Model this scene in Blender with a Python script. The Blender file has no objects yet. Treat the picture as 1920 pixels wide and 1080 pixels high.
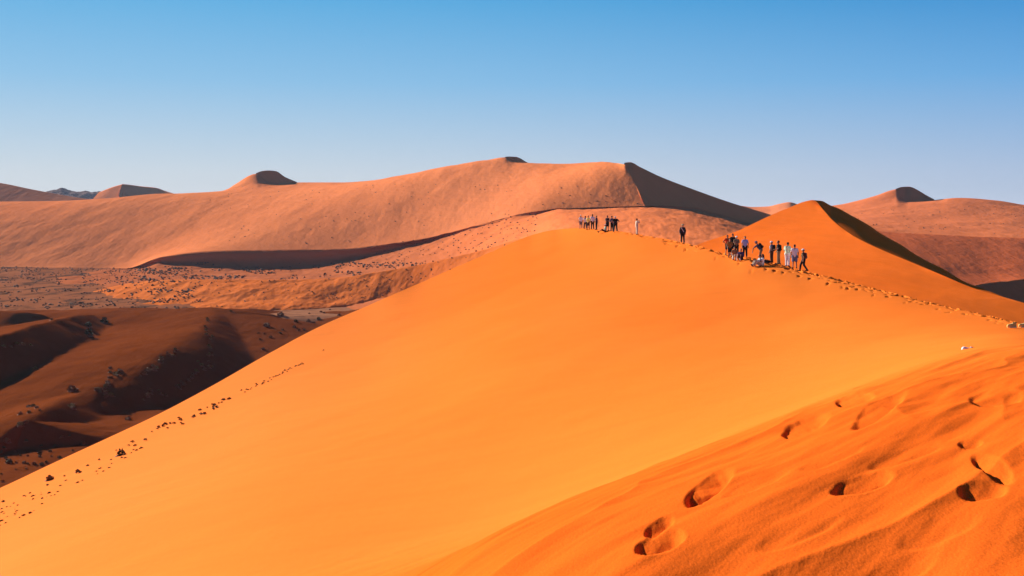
import bpy, math, random
import numpy as np
from mathutils import Vector, Matrix
from mathutils.bvhtree import BVHTree
SC = bpy.context.scene
COL = SC.collection
random.seed(7)
# ------------------------------------------------------------------ camera
F, HOR = 2059.0, 400.0            # focal length and horizon of the 1920x1080 photograph
cd = bpy.data.cameras.new('camera'); cam = bpy.data.objects.new('camera', cd); COL.objects.link(cam)
cam.location = (0, 0, 0); cam.rotation_euler = (math.pi/2, 0, 0)
cd.sensor_width = 36.0; cd.lens = 36.0*F/1920; cd.shift_y = -(540-HOR)/1920
cd.clip_start = 0.1; cd.clip_end = 60000
SC.camera = cam
# ------------------------------------------------------------------ light
HAZE = 0.000035
SUN_EL = math.radians(19.0); SUN_PHI = math.radians(48.0)     # low sun, from the left and beyond
SDIR = Vector((-math.cos(SUN_EL)*math.cos(SUN_PHI), math.cos(SUN_EL)*math.sin(SUN_PHI), math.sin(SUN_EL)))
W = bpy.data.worlds.new('World'); SC.world = W; W.use_nodes = True
nt = W.node_tree; nt.nodes.clear()
sky = nt.nodes.new('ShaderNodeTexSky'); sky.sky_type = 'NISHITA'; sky.sun_disc = False
sky.sun_elevation = SUN_EL
sky.sun_rotation = math.atan2(SDIR.x, SDIR.y)
sky.altitude = 1500; sky.air_density = 1.35; sky.dust_density = 0.35; sky.ozone_density = 1.6
def _ramp(stops):
    r = nt.nodes.new('ShaderNodeValToRGB'); e = r.color_ramp.elements
    while len(e) < len(stops): e.new(.5)
    for k, (p, c) in enumerate(stops): e[k].position = p; e[k].color = (*c, 1)
    return r
tc_ = nt.nodes.new('ShaderNodeTexCoord'); sp = nt.nodes.new('ShaderNodeSeparateXYZ'); nt.links.new(tc_.outputs['Generated'], sp.inputs[0])
# clear desert air: pale at the horizon, quickly deeper blue above, paler on the sun's side
rA = _ramp([(0, (.61, .665, .72)), (.036, (.555, .645, .745)), (.117, (.25, .515, .785)), (.19, (.10, .42, .755)), (.4, (.025, .18, .48)), (1, (.006, .05, .20))])
rB = _ramp([(0, (.38, .485, .665)), (.036, (.335, .465, .70)), (.117, (.10, .36, .735)), (.19, (.006, .235, .615)), (.4, (.004, .08, .31)), (1, (.003, .03, .14))])
nt.links.new(sp.outputs[2], rA.inputs[0]); nt.links.new(sp.outputs[2], rB.inputs[0])
dt = nt.nodes.new('ShaderNodeVectorMath'); dt.operation = 'DOT_PRODUCT'; nt.links.new(tc_.outputs['Generated'], dt.inputs[0])
dt.inputs[1].default_value = (-math.cos(SUN_PHI), math.sin(SUN_PHI), 0)
mr = nt.nodes.new('ShaderNodeMapRange'); mr.interpolation_type = 'SMOOTHSTEP'; mr.inputs[1].default_value = .15; mr.inputs[2].default_value = 1.0; nt.links.new(dt.outputs['Value'], mr.inputs[0])
ab = nt.nodes.new('ShaderNodeMix'); ab.data_type = 'RGBA'; nt.links.new(mr.outputs[0], ab.inputs[0]); nt.links.new(rB.outputs[0], ab.inputs[6]); nt.links.new(rA.outputs[0], ab.inputs[7])
SKY_STR, SKY_K = 0.06, 1/0.06/2**1.10
sc1 = nt.nodes.new('ShaderNodeVectorMath'); sc1.operation = 'SCALE'; sc1.inputs['Scale'].default_value = SKY_K; nt.links.new(ab.outputs[2], sc1.inputs[0])
fin = nt.nodes.new('ShaderNodeMix'); fin.data_type = 'RGBA'; fin.inputs[0].default_value = .05      # a little of the physical sky
nt.links.new(sc1.outputs[0], fin.inputs[6]); nt.links.new(sky.outputs[0], fin.inputs[7])
bg = nt.nodes.new('ShaderNodeBackground'); bg.inputs['Strength'].default_value = SKY_STR
out = nt.nodes.new('ShaderNodeOutputWorld')
nt.links.new(fin.outputs[2], bg.inputs[0]); nt.links.new(bg.outputs[0], out.inputs[0])
sl = bpy.data.lights.new('sun', 'SUN'); sl.energy = 5.0; sl.angle = math.radians(0.53); sl.color = (1.0, 0.93, 0.82)
so = bpy.data.objects.new('sun', sl); COL.objects.link(so)
so.rotation_euler = SDIR.to_track_quat('Z', 'Y').to_euler()
SC.view_settings.view_transform = 'Standard'; SC.view_settings.look = 'None'
SC.view_settings.exposure = 1.10; SC.view_settings.gamma = 1.0; SC.view_settings.use_curve_mapping = False

# ------------------------------------------------------------------ numeric helpers
def tag(o, label=None, cat=None, group=None, kind=None):
    if label: o['label'] = label
    if cat: o['category'] = cat
    if group: o['group'] = group
    if kind: o['kind'] = kind
    return o
def P(px, py, D): return ((px-960)/F*D, D, -(py-HOR)/F*D)
def pchip(xs, ys, x):
    xs = np.asarray(xs, float); ys = np.asarray(ys, float)
    h = np.diff(xs); d = np.diff(ys)/h
    m = np.zeros(len(xs))
    if len(xs) > 2:
        w1 = 2*h[1:]+h[:-1]; w2 = h[1:]+2*h[:-1]
        ok = d[:-1]*d[1:] > 0
        with np.errstate(divide='ignore', invalid='ignore'):
            mm = (w1+w2)/(w1/d[:-1]+w2/d[1:])
        m[1:-1] = np.where(ok, mm, 0)
    m[0] = d[0]; m[-1] = d[-1]
    x = np.clip(x, xs[0], xs[-1]); i = np.clip(np.searchsorted(xs, x)-1, 0, len(xs)-2)
    t = (x-xs[i])/h[i]
    return ((2*t**3-3*t**2+1)*ys[i] + (t**3-2*t**2+t)*h[i]*m[i] + (-2*t**3+3*t**2)*ys[i+1] + (t**3-t**2)*h[i]*m[i+1])
_rng = np.random.RandomState(11)
_G = _rng.rand(256, 256)*2*np.pi
_GX, _GY = np.cos(_G), np.sin(_G)
def pnoise(x, y):
    x = np.asarray(x, float); y = np.asarray(y, float)
    xi = np.floor(x).astype(int); yi = np.floor(y).astype(int); xf = x-xi; yf = y-yi
    u = xf*xf*xf*(xf*(xf*6-15)+10); v = yf*yf*yf*(yf*(yf*6-15)+10)
    def g(a, b, dx, dy):
        a = a & 255; b = b & 255
        return _GX[a, b]*dx+_GY[a, b]*dy
    n00 = g(xi, yi, xf, yf); n10 = g(xi+1, yi, xf-1, yf); n01 = g(xi, yi+1, xf, yf-1); n11 = g(xi+1, yi+1, xf-1, yf-1)
    return ((n00*(1-u)+n10*u)*(1-v)+(n01*(1-u)+n11*u)*v)*1.5
def fbm(x, y, o=4, g=.5):
    s = 0; a = 1; tot = 0
    for k in range(o):
        s = s+a*pnoise(x*2**k+17.3*k, y*2**k-9.1*k); tot += a; a *= g
    return s/tot
def smooth(a, b, x):
    t = np.clip((x-a)/(b-a), 0, 1); return t*t*(3-2*t)
def gridmesh(name, X, Y, Z, mat, parent=None, keep=None):
    n, m = X.shape
    co = np.stack([X, Y, Z], -1).reshape(-1, 3).astype(np.float32)
    idx = np.arange(n*m).reshape(n, m)
    q = np.stack([idx[:-1, :-1], idx[:-1, 1:], idx[1:, 1:], idx[1:, :-1]], -1).reshape(-1, 4)
    if keep is not None:
        k = (keep[:-1, :-1] | keep[:-1, 1:] | keep[1:, 1:] | keep[1:, :-1]).reshape(-1)
        q = q[k]
    return rawmesh(name, co, q, mat, parent)
def rawmesh(name, co, q, mat, parent=None, smooth_=True):
    co = np.asarray(co, np.float32); q = np.asarray(q, np.int32)
    used = np.unique(q); remap = np.zeros(len(co), np.int32); remap[used] = np.arange(len(used)); co = co[used]; q = remap[q]
    k = q.shape[1]
    me = bpy.data.meshes.new(name)
    me.vertices.add(len(co)); me.vertices.foreach_set('co', co.reshape(-1))
    me.loops.add(q.size); me.loops.foreach_set('vertex_index', q.reshape(-1))
    me.polygons.add(len(q)); me.polygons.foreach_set('loop_start', np.arange(0, q.size, k, dtype=np.int32))
    me.update(calc_edges=True); me.validate()
    me.polygons.foreach_set('use_smooth', np.full(len(me.polygons), smooth_)); me.update()
    me.materials.append(mat)
    o = bpy.data.objects.new(name, me); COL.objects.link(o)
    if parent: o.parent = parent
    return o

# ------------------------------------------------------------------ materials
def nodes(m):
    m.use_nodes = True; t = m.node_tree; t.nodes.clear(); return t
def sand(name, c1, c2, big=40., stretch=(1, 1, 1), rotz=0., bump=((1.0, .3, 4),), grain=0., rough=.95, dark=None, streak=None, grad=None):
    """c1/c2 mixed by a large soft noise; bump = list of (scale, distance, detail) in stretched space."""
    m = bpy.data.materials.new(name); t = nodes(m); N = t.nodes; L = t.links
    geo = N.new('ShaderNodeNewGeometry')
    mp = N.new('ShaderNodeMapping'); mp.inputs['Rotation'].default_value = (0, 0, rotz); mp.inputs['Scale'].default_value = stretch
    L.new(geo.outputs['Position'], mp.inputs['Vector'])
    nz = N.new('ShaderNodeTexNoise'); nz.inputs['Scale'].default_value = 1/big; nz.inputs['Detail'].default_value = 5
    nz.inputs['Roughness'].default_value = .55
    L.new(mp.outputs[0], nz.inputs['Vector'])
    rmp = N.new('ShaderNodeMapRange'); rmp.inputs[1].default_value = .3; rmp.inputs[2].default_value = .7
    L.new(nz.outputs[0], rmp.inputs[0])
    mx = N.new('ShaderNodeMix'); mx.data_type = 'RGBA'; mx.inputs[6].default_value = (*c1, 1); mx.inputs[7].default_value = (*c2, 1)
    L.new(rmp.outputs[0], mx.inputs[0])
    col = mx.outputs[2]
    if grad:                                   # base colour blends to another along X: (x0, x1, colour)
        sx = N.new('ShaderNodeSeparateXYZ'); L.new(geo.outputs['Position'], sx.inputs[0])
        gm = N.new('ShaderNodeMapRange'); gm.interpolation_type = 'SMOOTHSTEP'; gm.inputs[1].default_value = grad[0]; gm.inputs[2].default_value = grad[1]; L.new(sx.outputs[grad[3] if len(grad) > 3 else 0], gm.inputs[0])
        gx_ = N.new('ShaderNodeMix'); gx_.data_type = 'RGBA'; gx_.inputs[7].default_value = (*grad[2], 1); L.new(gm.outputs[0], gx_.inputs[0]); L.new(col, gx_.inputs[6]); col = gx_.outputs[2]
    if grad and len(grad) > 4:                 # coarser, redder sand close by on the trodden spur
        g5 = grad[4]; gm = N.new('ShaderNodeMapRange'); gm.interpolation_type = 'SMOOTHSTEP'; gm.inputs[1].default_value = g5[0]; gm.inputs[2].default_value = g5[1]; L.new(sx.outputs[1], gm.inputs[0])
        gx_ = N.new('ShaderNodeMix'); gx_.data_type = 'RGBA'; gx_.inputs[7].default_value = (*g5[2], 1); L.new(gm.outputs[0], gx_.inputs[0]); L.new(col, gx_.inputs[6]); col = gx_.outputs[2]
    if grain:
        g = N.new('ShaderNodeTexNoise'); g.inputs['Scale'].default_value = grain; g.inputs['Detail'].default_value = 3; g.inputs['Roughness'].default_value = .8
        L.new(geo.outputs['Position'], g.inputs['Vector'])
        gr = N.new('ShaderNodeMapRange'); gr.inputs[1].default_value = .25; gr.inputs[2].default_value = .75; gr.inputs[3].default_value = .80; gr.inputs[4].default_value = 1.2
        L.new(g.outputs[0], gr.inputs[0])
        mu = N.new('ShaderNodeVectorMath'); mu.operation = 'SCALE'; L.new(col, mu.inputs[0]); L.new(gr.outputs[0], mu.inputs['Scale']); col = mu.outputs[0]
    if dark:                                   # dark mineral / scrub stain: (colour, noise scale, threshold, softness)
        dc, ds, th, sf = dark
        d = N.new('ShaderNodeTexNoise'); d.inputs['Scale'].default_value = ds; d.inputs['Detail'].default_value = 6; d.inputs['Roughness'].default_value = .65
        L.new(mp.outputs[0], d.inputs['Vector'])
        dr = N.new('ShaderNodeMapRange'); dr.inputs[1].default_value = th; dr.inputs[2].default_value = th+sf
        L.new(d.outputs[0], dr.inputs[0])
        m2 = N.new('ShaderNodeMix'); m2.data_type = 'RGBA'; m2.inputs[7].default_value = (*dc, 1)
        L.new(dr.outputs[0], m2.inputs[0]); L.new(col, m2.inputs[6]); col = m2.outputs[2]
    b = N.new('ShaderNodeBsdfPrincipled'); b.inputs['Roughness'].default_value = rough; b.inputs['Specular IOR Level'].default_value = 0.
    L.new(col, b.inputs['Base Color'])
    prev = None
    for sc_, dist, det in bump:
        bn = N.new('ShaderNodeTexNoise'); bn.inputs['Scale'].default_value = sc_; bn.inputs['Detail'].default_value = det; bn.inputs['Roughness'].default_value = .6
        L.new(mp.outputs[0], bn.inputs['Vector'])
        bp = N.new('ShaderNodeBump'); bp.inputs['Strength'].default_value = 1.0; bp.inputs['Distance'].default_value = dist
        L.new(bn.outputs[0], bp.inputs['Height'])
        if prev: L.new(prev.outputs[0], bp.inputs['Normal'])
        prev = bp
    if streak:                                 # avalanche streaks: (turn, along, across, bump distance, tone)
        ro, al_, ac_, sd, tone = streak
        m3 = N.new('ShaderNodeMapping'); m3.inputs['Rotation'].default_value = (0, 0, ro); L.new(geo.outputs['Position'], m3.inputs['Vector'])
        m4 = N.new('ShaderNodeMapping'); m4.inputs['Scale'].default_value = (1/al_, 1/ac_, 1/al_); L.new(m3.outputs[0], m4.inputs['Vector'])
        sn = N.new('ShaderNodeTexNoise'); sn.inputs['Scale'].default_value = 1; sn.inputs['Detail'].default_value = 5; sn.inputs['Roughness'].default_value = .6
        L.new(m4.outputs[0], sn.inputs['Vector'])
        bp = N.new('ShaderNodeBump'); bp.inputs['Strength'].default_value = 1.0; bp.inputs['Distance'].default_value = sd; L.new(sn.outputs[0], bp.inputs['Height'])
        if prev: L.new(prev.outputs[0], bp.inputs['Normal'])
        prev = bp
        tr = N.new('ShaderNodeMapRange'); tr.inputs[1].default_value = .3; tr.inputs[2].default_value = .7; tr.inputs[3].default_value = 1-tone; tr.inputs[4].default_value = 1+tone
        L.new(sn.outputs[0], tr.inputs[0])
        mu2 = N.new('ShaderNodeVectorMath'); mu2.operation = 'SCALE'; L.new(col, mu2.inputs[0]); L.new(tr.outputs[0], mu2.inputs['Scale']); L.new(mu2.outputs[0], b.inputs['Base Color'])
    if prev: L.new(prev.outputs[0], b.inputs['Normal'])
    o = N.new('ShaderNodeOutputMaterial'); L.new(b.outputs[0], o.inputs[0])
    return m
def plain(name, c, rough=.85, var=.12, scale=30.):
    m = bpy.data.materials.new(name); t = nodes(m); N = t.nodes; L = t.links
    tc = N.new('ShaderNodeTexCoord'); nz = N.new('ShaderNodeTexNoise'); nz.inputs['Scale'].default_value = scale; nz.inputs['Detail'].default_value = 3
    L.new(tc.outputs['Object'], nz.inputs['Vector'])
    mx = N.new('ShaderNodeMix'); mx.data_type = 'RGBA'
    mx.inputs[6].default_value = (*[v*(1-var) for v in c], 1); mx.inputs[7].default_value = (*[min(1, v*(1+var)) for v in c], 1)
    L.new(nz.outputs[0], mx.inputs[0])
    b = N.new('ShaderNodeBsdfPrincipled'); b.inputs['Roughness'].default_value = rough; b.inputs['Specular IOR Level'].default_value = .25
    L.new(mx.outputs[2], b.inputs['Base Color']); o = N.new('ShaderNodeOutputMaterial'); L.new(b.outputs[0], o.inputs[0])
    return m
# sand colours: the same iron-red sand, far tones paler and pinker with distance haze painted in
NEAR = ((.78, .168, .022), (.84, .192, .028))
M_near = sand('near_sand', *NEAR, big=14, stretch=(1, .6, 1), rotz=.6, bump=((.9, .02, 3), (60, .004, 5)), grain=90, streak=(.35, 9, .9, .011, .035), grad=(2, -22, (.84, .212, .042), 0, (22, 9, (.72, .118, .012))))
M_neigh = sand('neighbour_sand', (.84, .155, .018), (.88, .170, .022), big=20, bump=((.8, .03, 4), (8, .01, 3)), grain=20, streak=(1.2, 9, 1.1, .02, .04))
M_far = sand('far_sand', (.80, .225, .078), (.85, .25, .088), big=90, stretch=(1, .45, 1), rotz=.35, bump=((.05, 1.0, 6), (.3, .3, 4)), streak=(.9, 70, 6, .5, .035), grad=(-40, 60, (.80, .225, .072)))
M_arm = sand('arm_sand', (.44, .12, .045), (.50, .14, .052), big=60, stretch=(1, .6, 1), bump=((.07, 1.0, 5), (.4, .2, 4)), grad=(-110, 30, (.78, .20, .062)))  # gradient brightens the plateau end: sunlight it barely catches, painted into the colour
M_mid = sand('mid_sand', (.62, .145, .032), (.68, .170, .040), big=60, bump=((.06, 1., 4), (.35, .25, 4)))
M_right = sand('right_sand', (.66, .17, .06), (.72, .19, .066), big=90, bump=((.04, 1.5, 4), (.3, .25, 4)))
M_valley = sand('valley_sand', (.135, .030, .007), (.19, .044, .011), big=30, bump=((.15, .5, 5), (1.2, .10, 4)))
M_floor = sand('floor_clay', (.36, .15, .075), (.30, .12, .06), big=70, stretch=(1, 2.2, 1), bump=((.2, .4, 5), (1.0, .15, 4)), dark=((.16, .07, .04), .09, .52, .12))
M_scrub = sand('scrub_ground', (.33, .115, .052), (.27, .09, .04), big=60, stretch=(1, .5, 1), bump=((.12, .5, 5), (.7, .25, 4)), dark=((.11, .05, .03), .07, .50, .12))
M_rock = sand('mountain_rock', (.16, .11, .10), (.26, .17, .15), big=120, bump=((.012, 60, 6), (.05, 12, 4)))
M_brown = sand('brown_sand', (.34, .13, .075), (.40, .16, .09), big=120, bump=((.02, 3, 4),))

def loft(rows, nu, nv, us=None):
    """rows: lists of (px, py, D) from the far/top edge to the near/bottom edge -> X, Y, Z grids (nv x nu) in metres."""
    u = np.linspace(0, 1, nu)
    R = []
    for r in rows:
        a = np.array(r, float); w = np.array([P(*p) for p in a])
        t = (a[:, 0]-a[0, 0])/(a[-1, 0]-a[0, 0])
        R.append(np.stack([pchip(t, w[:, k], u) for k in range(3)], -1))
    R = np.array(R)                                     # rows x nu x 3
    v = np.linspace(0, len(rows)-1, nv)
    k = np.arange(len(rows))
    out = np.zeros((nv, nu, 3))
    if len(rows) == 2:
        out = R[0][None]*(1-v[:, None, None])+R[1][None]*v[:, None, None]
    else:                                               # Catmull-Rom between rows
        i = np.clip(np.floor(v).astype(int), 0, len(rows)-2); f = (v-i)[:, None, None]
        p1 = R[i]; p2 = R[i+1]; p0 = np.where((i > 0)[:, None, None], R[np.maximum(i-1, 0)], 2*p1-p2); p3 = np.where((i+2 < len(rows))[:, None, None], R[np.minimum(i+2, len(rows)-1)], 2*p2-p1)
        out = .5*((2*p1)+(-p0+p2)*f+(2*p0-5*p1+4*p2-p3)*f*f+(-p0+3*p1-3*p2+p3)*f**3)
    return out[..., 0], out[..., 1], out[..., 2]
def report(name, X, Y, Z):
    dxu = np.gradient(X, axis=1); dyu = np.gradient(Y, axis=1); dzu = np.gradient(Z, axis=1)
    dxv = np.gradient(X, axis=0); dyv = np.gradient(Y, axis=0); dzv = np.gradient(Z, axis=0)
    n = np.stack([dyu*dzv-dzu*dyv, dzu*dxv-dxu*dzv, dxu*dyv-dyu*dxv], -1); n /= np.linalg.norm(n, axis=-1, keepdims=True)+1e-9
    n *= np.sign(n[..., 2:3]+1e-12)
    d = n@np.array(SDIR)
    i = np.linspace(1, X.shape[0]-2, 4).astype(int); j = np.linspace(1, X.shape[1]-2, 9).astype(int)
    print('LIT', name); 
    for a in i: print('   ', ' '.join('%5.2f' % d[a, b] for b in j))
REPORT = False
def _col(top, n):
    return np.array([(p[0]-top[0][0])/(top[-1][0]-top[0][0]) for p in top])
def foot_of(top, pxs, s=.68):
    """distances of the lower edge (px, py) so that the face falls from the upper edge at slope s"""
    tt_ = _col(top, 0); T3 = np.array(top, float); o = []
    for (x, y), u in zip(pxs, _col(pxs, 0)):
        Dt = float(pchip(tt_, T3[:, 2], np.array([u]))[0]); qt = -(float(pchip(tt_, T3[:, 1], np.array([u]))[0])-HOR)/F; qb = -(y-HOR)/F
        o.append((x, y, Dt*(s-qt)/(s-qb)))
    return o
def on_plane(peak, pts, g=(.75, -.66), s=.66):
    """points (px, py) laid on the slip plane that falls from the peak in plan direction g at slope s"""
    x0, y0, z0 = P(*peak); k = math.hypot(*g); gx, gy = g[0]/k, g[1]/k; c = z0+s*(gx*x0+gy*y0)
    return [(x, y, c/(-(y-HOR)/F+s*(gx*(x-960)/F+gy))) for x, y in pts]
def Dat(row, x):
    a = np.array(row, float); return float(pchip(a[:, 0], a[:, 2], np.array([float(x)]))[0])
def back_rows(row, drop, run):
    """the hidden far side of a dune: the crest shifted away and down"""
    return [(px_, py_, D_) for (px_, py_, D_) in [(960+F*(P(*p)[0])/(P(*p)[1]+run), HOR-F*(P(*p)[2]-drop)/(P(*p)[1]+run), P(*p)[1]+run) for p in row]]
def _gb(A, s):
    if s < .5: return A
    r = int(3*s); k = np.exp(-.5*(np.arange(-r, r+1)/s)**2); k /= k.sum(); n = A.shape[1]; r_ = min(r, n-1)
    L_ = 2*A[:, :1]-A[:, 1:r_+1][:, ::-1]; R_ = 2*A[:, -1:]-A[:, -r_-1:-1][:, ::-1]
    if r_ < r: L_ = np.hstack([np.repeat(L_[:, :1], r-r_, 1), L_]); R_ = np.hstack([R_, np.repeat(R_[:, -1:], r-r_, 1)])
    E = np.hstack([L_, A, R_]); return np.stack([np.convolve(row, k, 'valid') for row in E])
def blurred(X, Y, Z, smax, mode):
    nv = X.shape[0]; v = np.linspace(0, 1, nv); s = smax*(v**1.6 if mode == 'grow' else np.sin(np.pi*v)**.7)
    S = [0, smax*.12, smax*.3, smax*.6, smax*1.0]; out = []
    for A in (X, Y, Z):
        B = np.stack([_gb(A, q) for q in S]); i = np.clip(np.searchsorted(S, s)-1, 0, 3); f = ((s-np.array(S)[i])/(np.array(S)[i+1]-np.array(S)[i]))[:, None]
        j = np.arange(nv); out.append(B[i, j]*(1-f)+B[i+1, j]*f)
    return out
def patch(name, rows, nu, nv, mat, amp=0., freq=.02, parent=None, edge=True, stretch=(1, 1), back=None, blur=None):
    X, Y, Z = loft(rows, nu, nv)
    if blur:                       # soften creases along the face, leaving the outline crisp
        X, Y, Z = blurred(X, Y, Z, *blur)
    if REPORT: report(name, X, Y, Z)
    if amp:
        v = np.linspace(0, 1, nv)[:, None]; w = (smooth(edge[0], edge[1], v) if isinstance(edge, tuple) else smooth(0, .06, v)) if edge else 1.
        Z = Z+amp*w*fbm(X*freq*stretch[0], Y*freq*stretch[1], 5, .55)
    if back:
        bx, by, bz = loft([back_rows(rows[0], *back), rows[0]], nu, 12)
        X = np.vstack([bx[:-1], X]); Y = np.vstack([by[:-1], Y]); Z = np.vstack([bz[:-1], Z])
    return gridmesh(name, X, Y, Z, mat, parent)

def tps_plan(top, bot, extra=(), lam=2e-3):
    pts = np.array([P(*p) for p in list(top)+list(bot)+list(extra)]); s = np.ptp(pts[:, :2], axis=0).max(); c = pts[:, :2].mean(0)
    p = (pts[:, :2]-c)/s; n = len(p); d2 = ((p[:, None]-p[None])**2).sum(-1)
    K = .5*d2*np.log(d2+1e-12)+lam*np.eye(n); A = np.zeros((n+3, n+3)); A[:n, :n] = K; A[:n, n] = 1; A[:n, n+1:] = p; A[n, :n] = 1; A[n+1:, :n] = p.T
    w = np.linalg.solve(A, np.concatenate([pts[:, 2], [0, 0, 0]]))
    def f(X, Y):
        a = (X-c[0])/s; b_ = (Y-c[1])/s; z = w[-3]+w[-2]*a+w[-1]*b_
        for (pa, pb), ww in zip(p, w[:-3]):
            r2 = (a-pa)**2+(b_-pb)**2; z = z+ww*.5*r2*np.log(r2+1e-12)
        return z
    return f
def tps_patch(name, top, bot, nu, nv, mat, amp=0., freq=.02, stretch=(1, 1), back=None, seal=None, extra=(), lam=2e-3, edge=.10):
    """a smooth dune face spanned in plan between its outline (top) and its lower edge (bot), both (px, py, D)"""
    A = np.array(top, float); B_ = np.array(bot, float); x = np.linspace(A[0, 0], A[-1, 0], nu)
    W_ = lambda M: (lambda w: (pchip(M[:, 0], M[:, 2], x), pchip(M[:, 0], -(M[:, 1]-HOR)/F, x)))(0)
    Dt, qt = W_(A); Db, qb = W_(B_); t = (x-960)/F; Dt = np.maximum(Dt, Db+.5)
    f = tps_plan(top, bot, extra, lam)
    v = np.linspace(0, 1, nv)[:, None]**1.15; D = Dt[None]*(1-v)+Db[None]*v; X = t[None]*D
    Z = f(X, D); et = qt*Dt-Z[0]; eb = qb*Db-Z[-1]
    Z = Z+et[None]*np.exp(-v/edge)*(1-v)+eb[None]*np.exp(-(1-v)/edge)*v
    if REPORT: report(name, X, D, Z)
    if amp: Z = Z+amp*smooth(0, .08, v)*(1-smooth(.88, .99, v))*fbm(X*freq*stretch[0], D*freq*stretch[1], 5, .55)
    if back:
        k = np.linspace(1, 0, 10)[:-1, None]; bD = Dt[None]+k*back[1]; X = np.vstack([t[None]*bD, X]); Z = np.vstack([(qt*Dt)[None]-k*back[0], Z]); D = np.vstack([bD, D])
    if seal:
        X = np.vstack([X, X[-1:]]); D = np.vstack([D, D[-1:]+seal[1]]); Z = np.vstack([Z, Z[-1:]-seal[0]])
    return gridmesh(name, X, D, Z, mat)
# ------------------------------------------------------------------ valley floor, out to the horizon
def radial_sheet(name, z0, mat):
    t = np.linspace(-2.2, 2.2, 260); D = np.concatenate([np.geomspace(150, 3000, 260), np.geomspace(3300, 30000, 20)])
    T, DD = np.meshgrid(t, D); X = T*DD
    Z = z0+.5*fbm(X/60, DD/60, 4)*(DD < 3000)+0*X-18*(1-smooth(500, 555, DD))
    return gridmesh(name, X, DD, Z, mat)
tag(radial_sheet('valley_floor', -51.6, M_floor), 'pale clay and scrub floor of the valley between the dunes', kind='structure')

rr_ = np.geomspace(700, 45000, 24); th_ = np.linspace(0, 2*np.pi, 97); R_2, T_2 = np.meshgrid(rr_, th_)
R_2[:, 0] = 0
tag(gridmesh('desert_ground', R_2*np.cos(T_2), R_2*np.sin(T_2), -82+0*R_2, M_floor), 'flat desert ground under and beyond the dunes', kind='structure')

# ------------------------------------------------------------------ great far dune with three dark-faced peaks
A_top = on_plane((480, 325, 1376), [(480, 324.6), (490, 321), (503, 319.5), (516, 320.5), (535, 332), (556, 341)], g=(.3, -.9))
A_bot = on_plane((480, 325, 1376), [(480, 326), (490, 332), (505, 341), (525, 343.5), (540, 342.8), (556, 342)], g=(.3, -.9))
B_top = on_plane((947, 294, 1112), [(947, 294), (956, 293.4), (967, 294), (976, 297), (984, 302), (992, 306)])
B_bot = on_plane((947, 294, 1112), [(947, 295), (956, 299), (966, 304.5), (976, 306.5), (984, 307), (992, 307)])
C_top = on_plane((1181, 304, 900), [(1171, 305), (1181, 304), (1200, 313), (1240, 332), (1300, 355), (1350, 373), (1380, 383), (1430, 398), (1458, 407)])
C_bot = on_plane((1181, 304, 900), [(1170, 308), (1178, 318), (1187, 334), (1197, 358), (1210, 386), (1240, 386), (1285, 388), (1350, 402), (1420, 420), (1458, 410)])
g_sil = [(-250, 383, 1250), (0, 378, 1250), (100, 377, 1250), (200, 372, 1240), (310, 363, 1270), (370, 364, 1330), (410, 364, 1372), (440, 346, 1380)]+A_bot+[(640, 342, 1330), (700, 338, 1310), (800, 325, 1250), (860, 312, 1200), (910, 301, 1150)]+B_bot+[
         (1060, 307, 1030), (1120, 304, 980), (1171, 306.5, 905)]
arm_bot = [(x, y) for x, y in [(240, 506), (300, 497), (400, 502), (500, 504), (600, 500), (700, 482), (800, 458), (900, 428), (1000, 402), (1100, 384)]]
arm = [(-250, 503, 985), (0, 501, 985), (120, 502, 975), (200, 506, 970), (240, 503, 958), (300, 483, 940), (400, 472, 930), (500, 470, 925), (640, 467, 915), (730, 457, 905), (800, 446, 895), (900, 421, 875), (1000, 397, 850),
       (1060, 391, 845), (1120, 388.5, 835), (1172, 387, 826), (1210, 386, Dat(C_bot, 1210))]
def lowered(row, dz, dD=0.):
    o = []
    for p in row:
        w = P(*p); w = (w[0], w[1]+dD, w[2]-dz); o.append((960+F*w[0]/w[1], HOR-F*w[2]/w[1], w[1]))
    return o
def endat(row, pt):          # bend the right end of a row onto a given point
    a = np.array(row, float); d = np.array(pt, float)-a[-1]; w = smooth(.86, 1., (a[:, 0]-a[0, 0])/(a[-1, 0]-a[0, 0]))[:, None]
    return [tuple(r) for r in a+w*d]
def mixrow(a, b, f, sag=0.):
    n = 60; u = np.linspace(0, 1, n); o = []
    A = np.array(a, float); B = np.array(b, float)
    ta = (A[:, 0]-A[0, 0])/(A[-1, 0]-A[0, 0]); tb = (B[:, 0]-B[0, 0])/(B[-1, 0]-B[0, 0])
    for x in u:
        pa = [float(pchip(ta, A[:, k], np.array([x]))[0]) for k in range(3)]; pb = [float(pchip(tb, B[:, k], np.array([x]))[0]) for k in range(3)]
        wa = P(*pa); wb = P(*pb); w = [wa[k]*(1-f)+wb[k]*f for k in range(3)]; w[2] -= sag
        o.append((960+F*w[0]/w[1], HOR-F*w[2]/w[1], w[1]))
    return o
g_top = g_sil[:-1]+[tuple(p) for p in C_bot[0:4]]+[(1210, 386, Dat(C_bot, 1210)+.6)]
arm_g = arm[:-1]+[(1210, 386.2, Dat(C_bot, 1210))]
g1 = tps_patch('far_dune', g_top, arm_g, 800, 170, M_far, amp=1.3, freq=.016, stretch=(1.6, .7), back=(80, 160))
tag(g1, 'great pinkish dune ridge running across the middle distance', kind='structure')
# dark slip faces of its peaks, and the near side of its long arm
def dark(rows, nu=90, nv=40, mat=M_far, back=(60, 120), parent=None, name='slip_face', amp=.0):
    return patch(name, rows, nu, nv, mat, parent=parent, back=back, amp=amp, freq=.03)
dark([A_top, A_bot], parent=g1)
dark([B_top, B_bot], parent=g1)
dark([C_top, C_bot], 220, 60, parent=g1)
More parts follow.
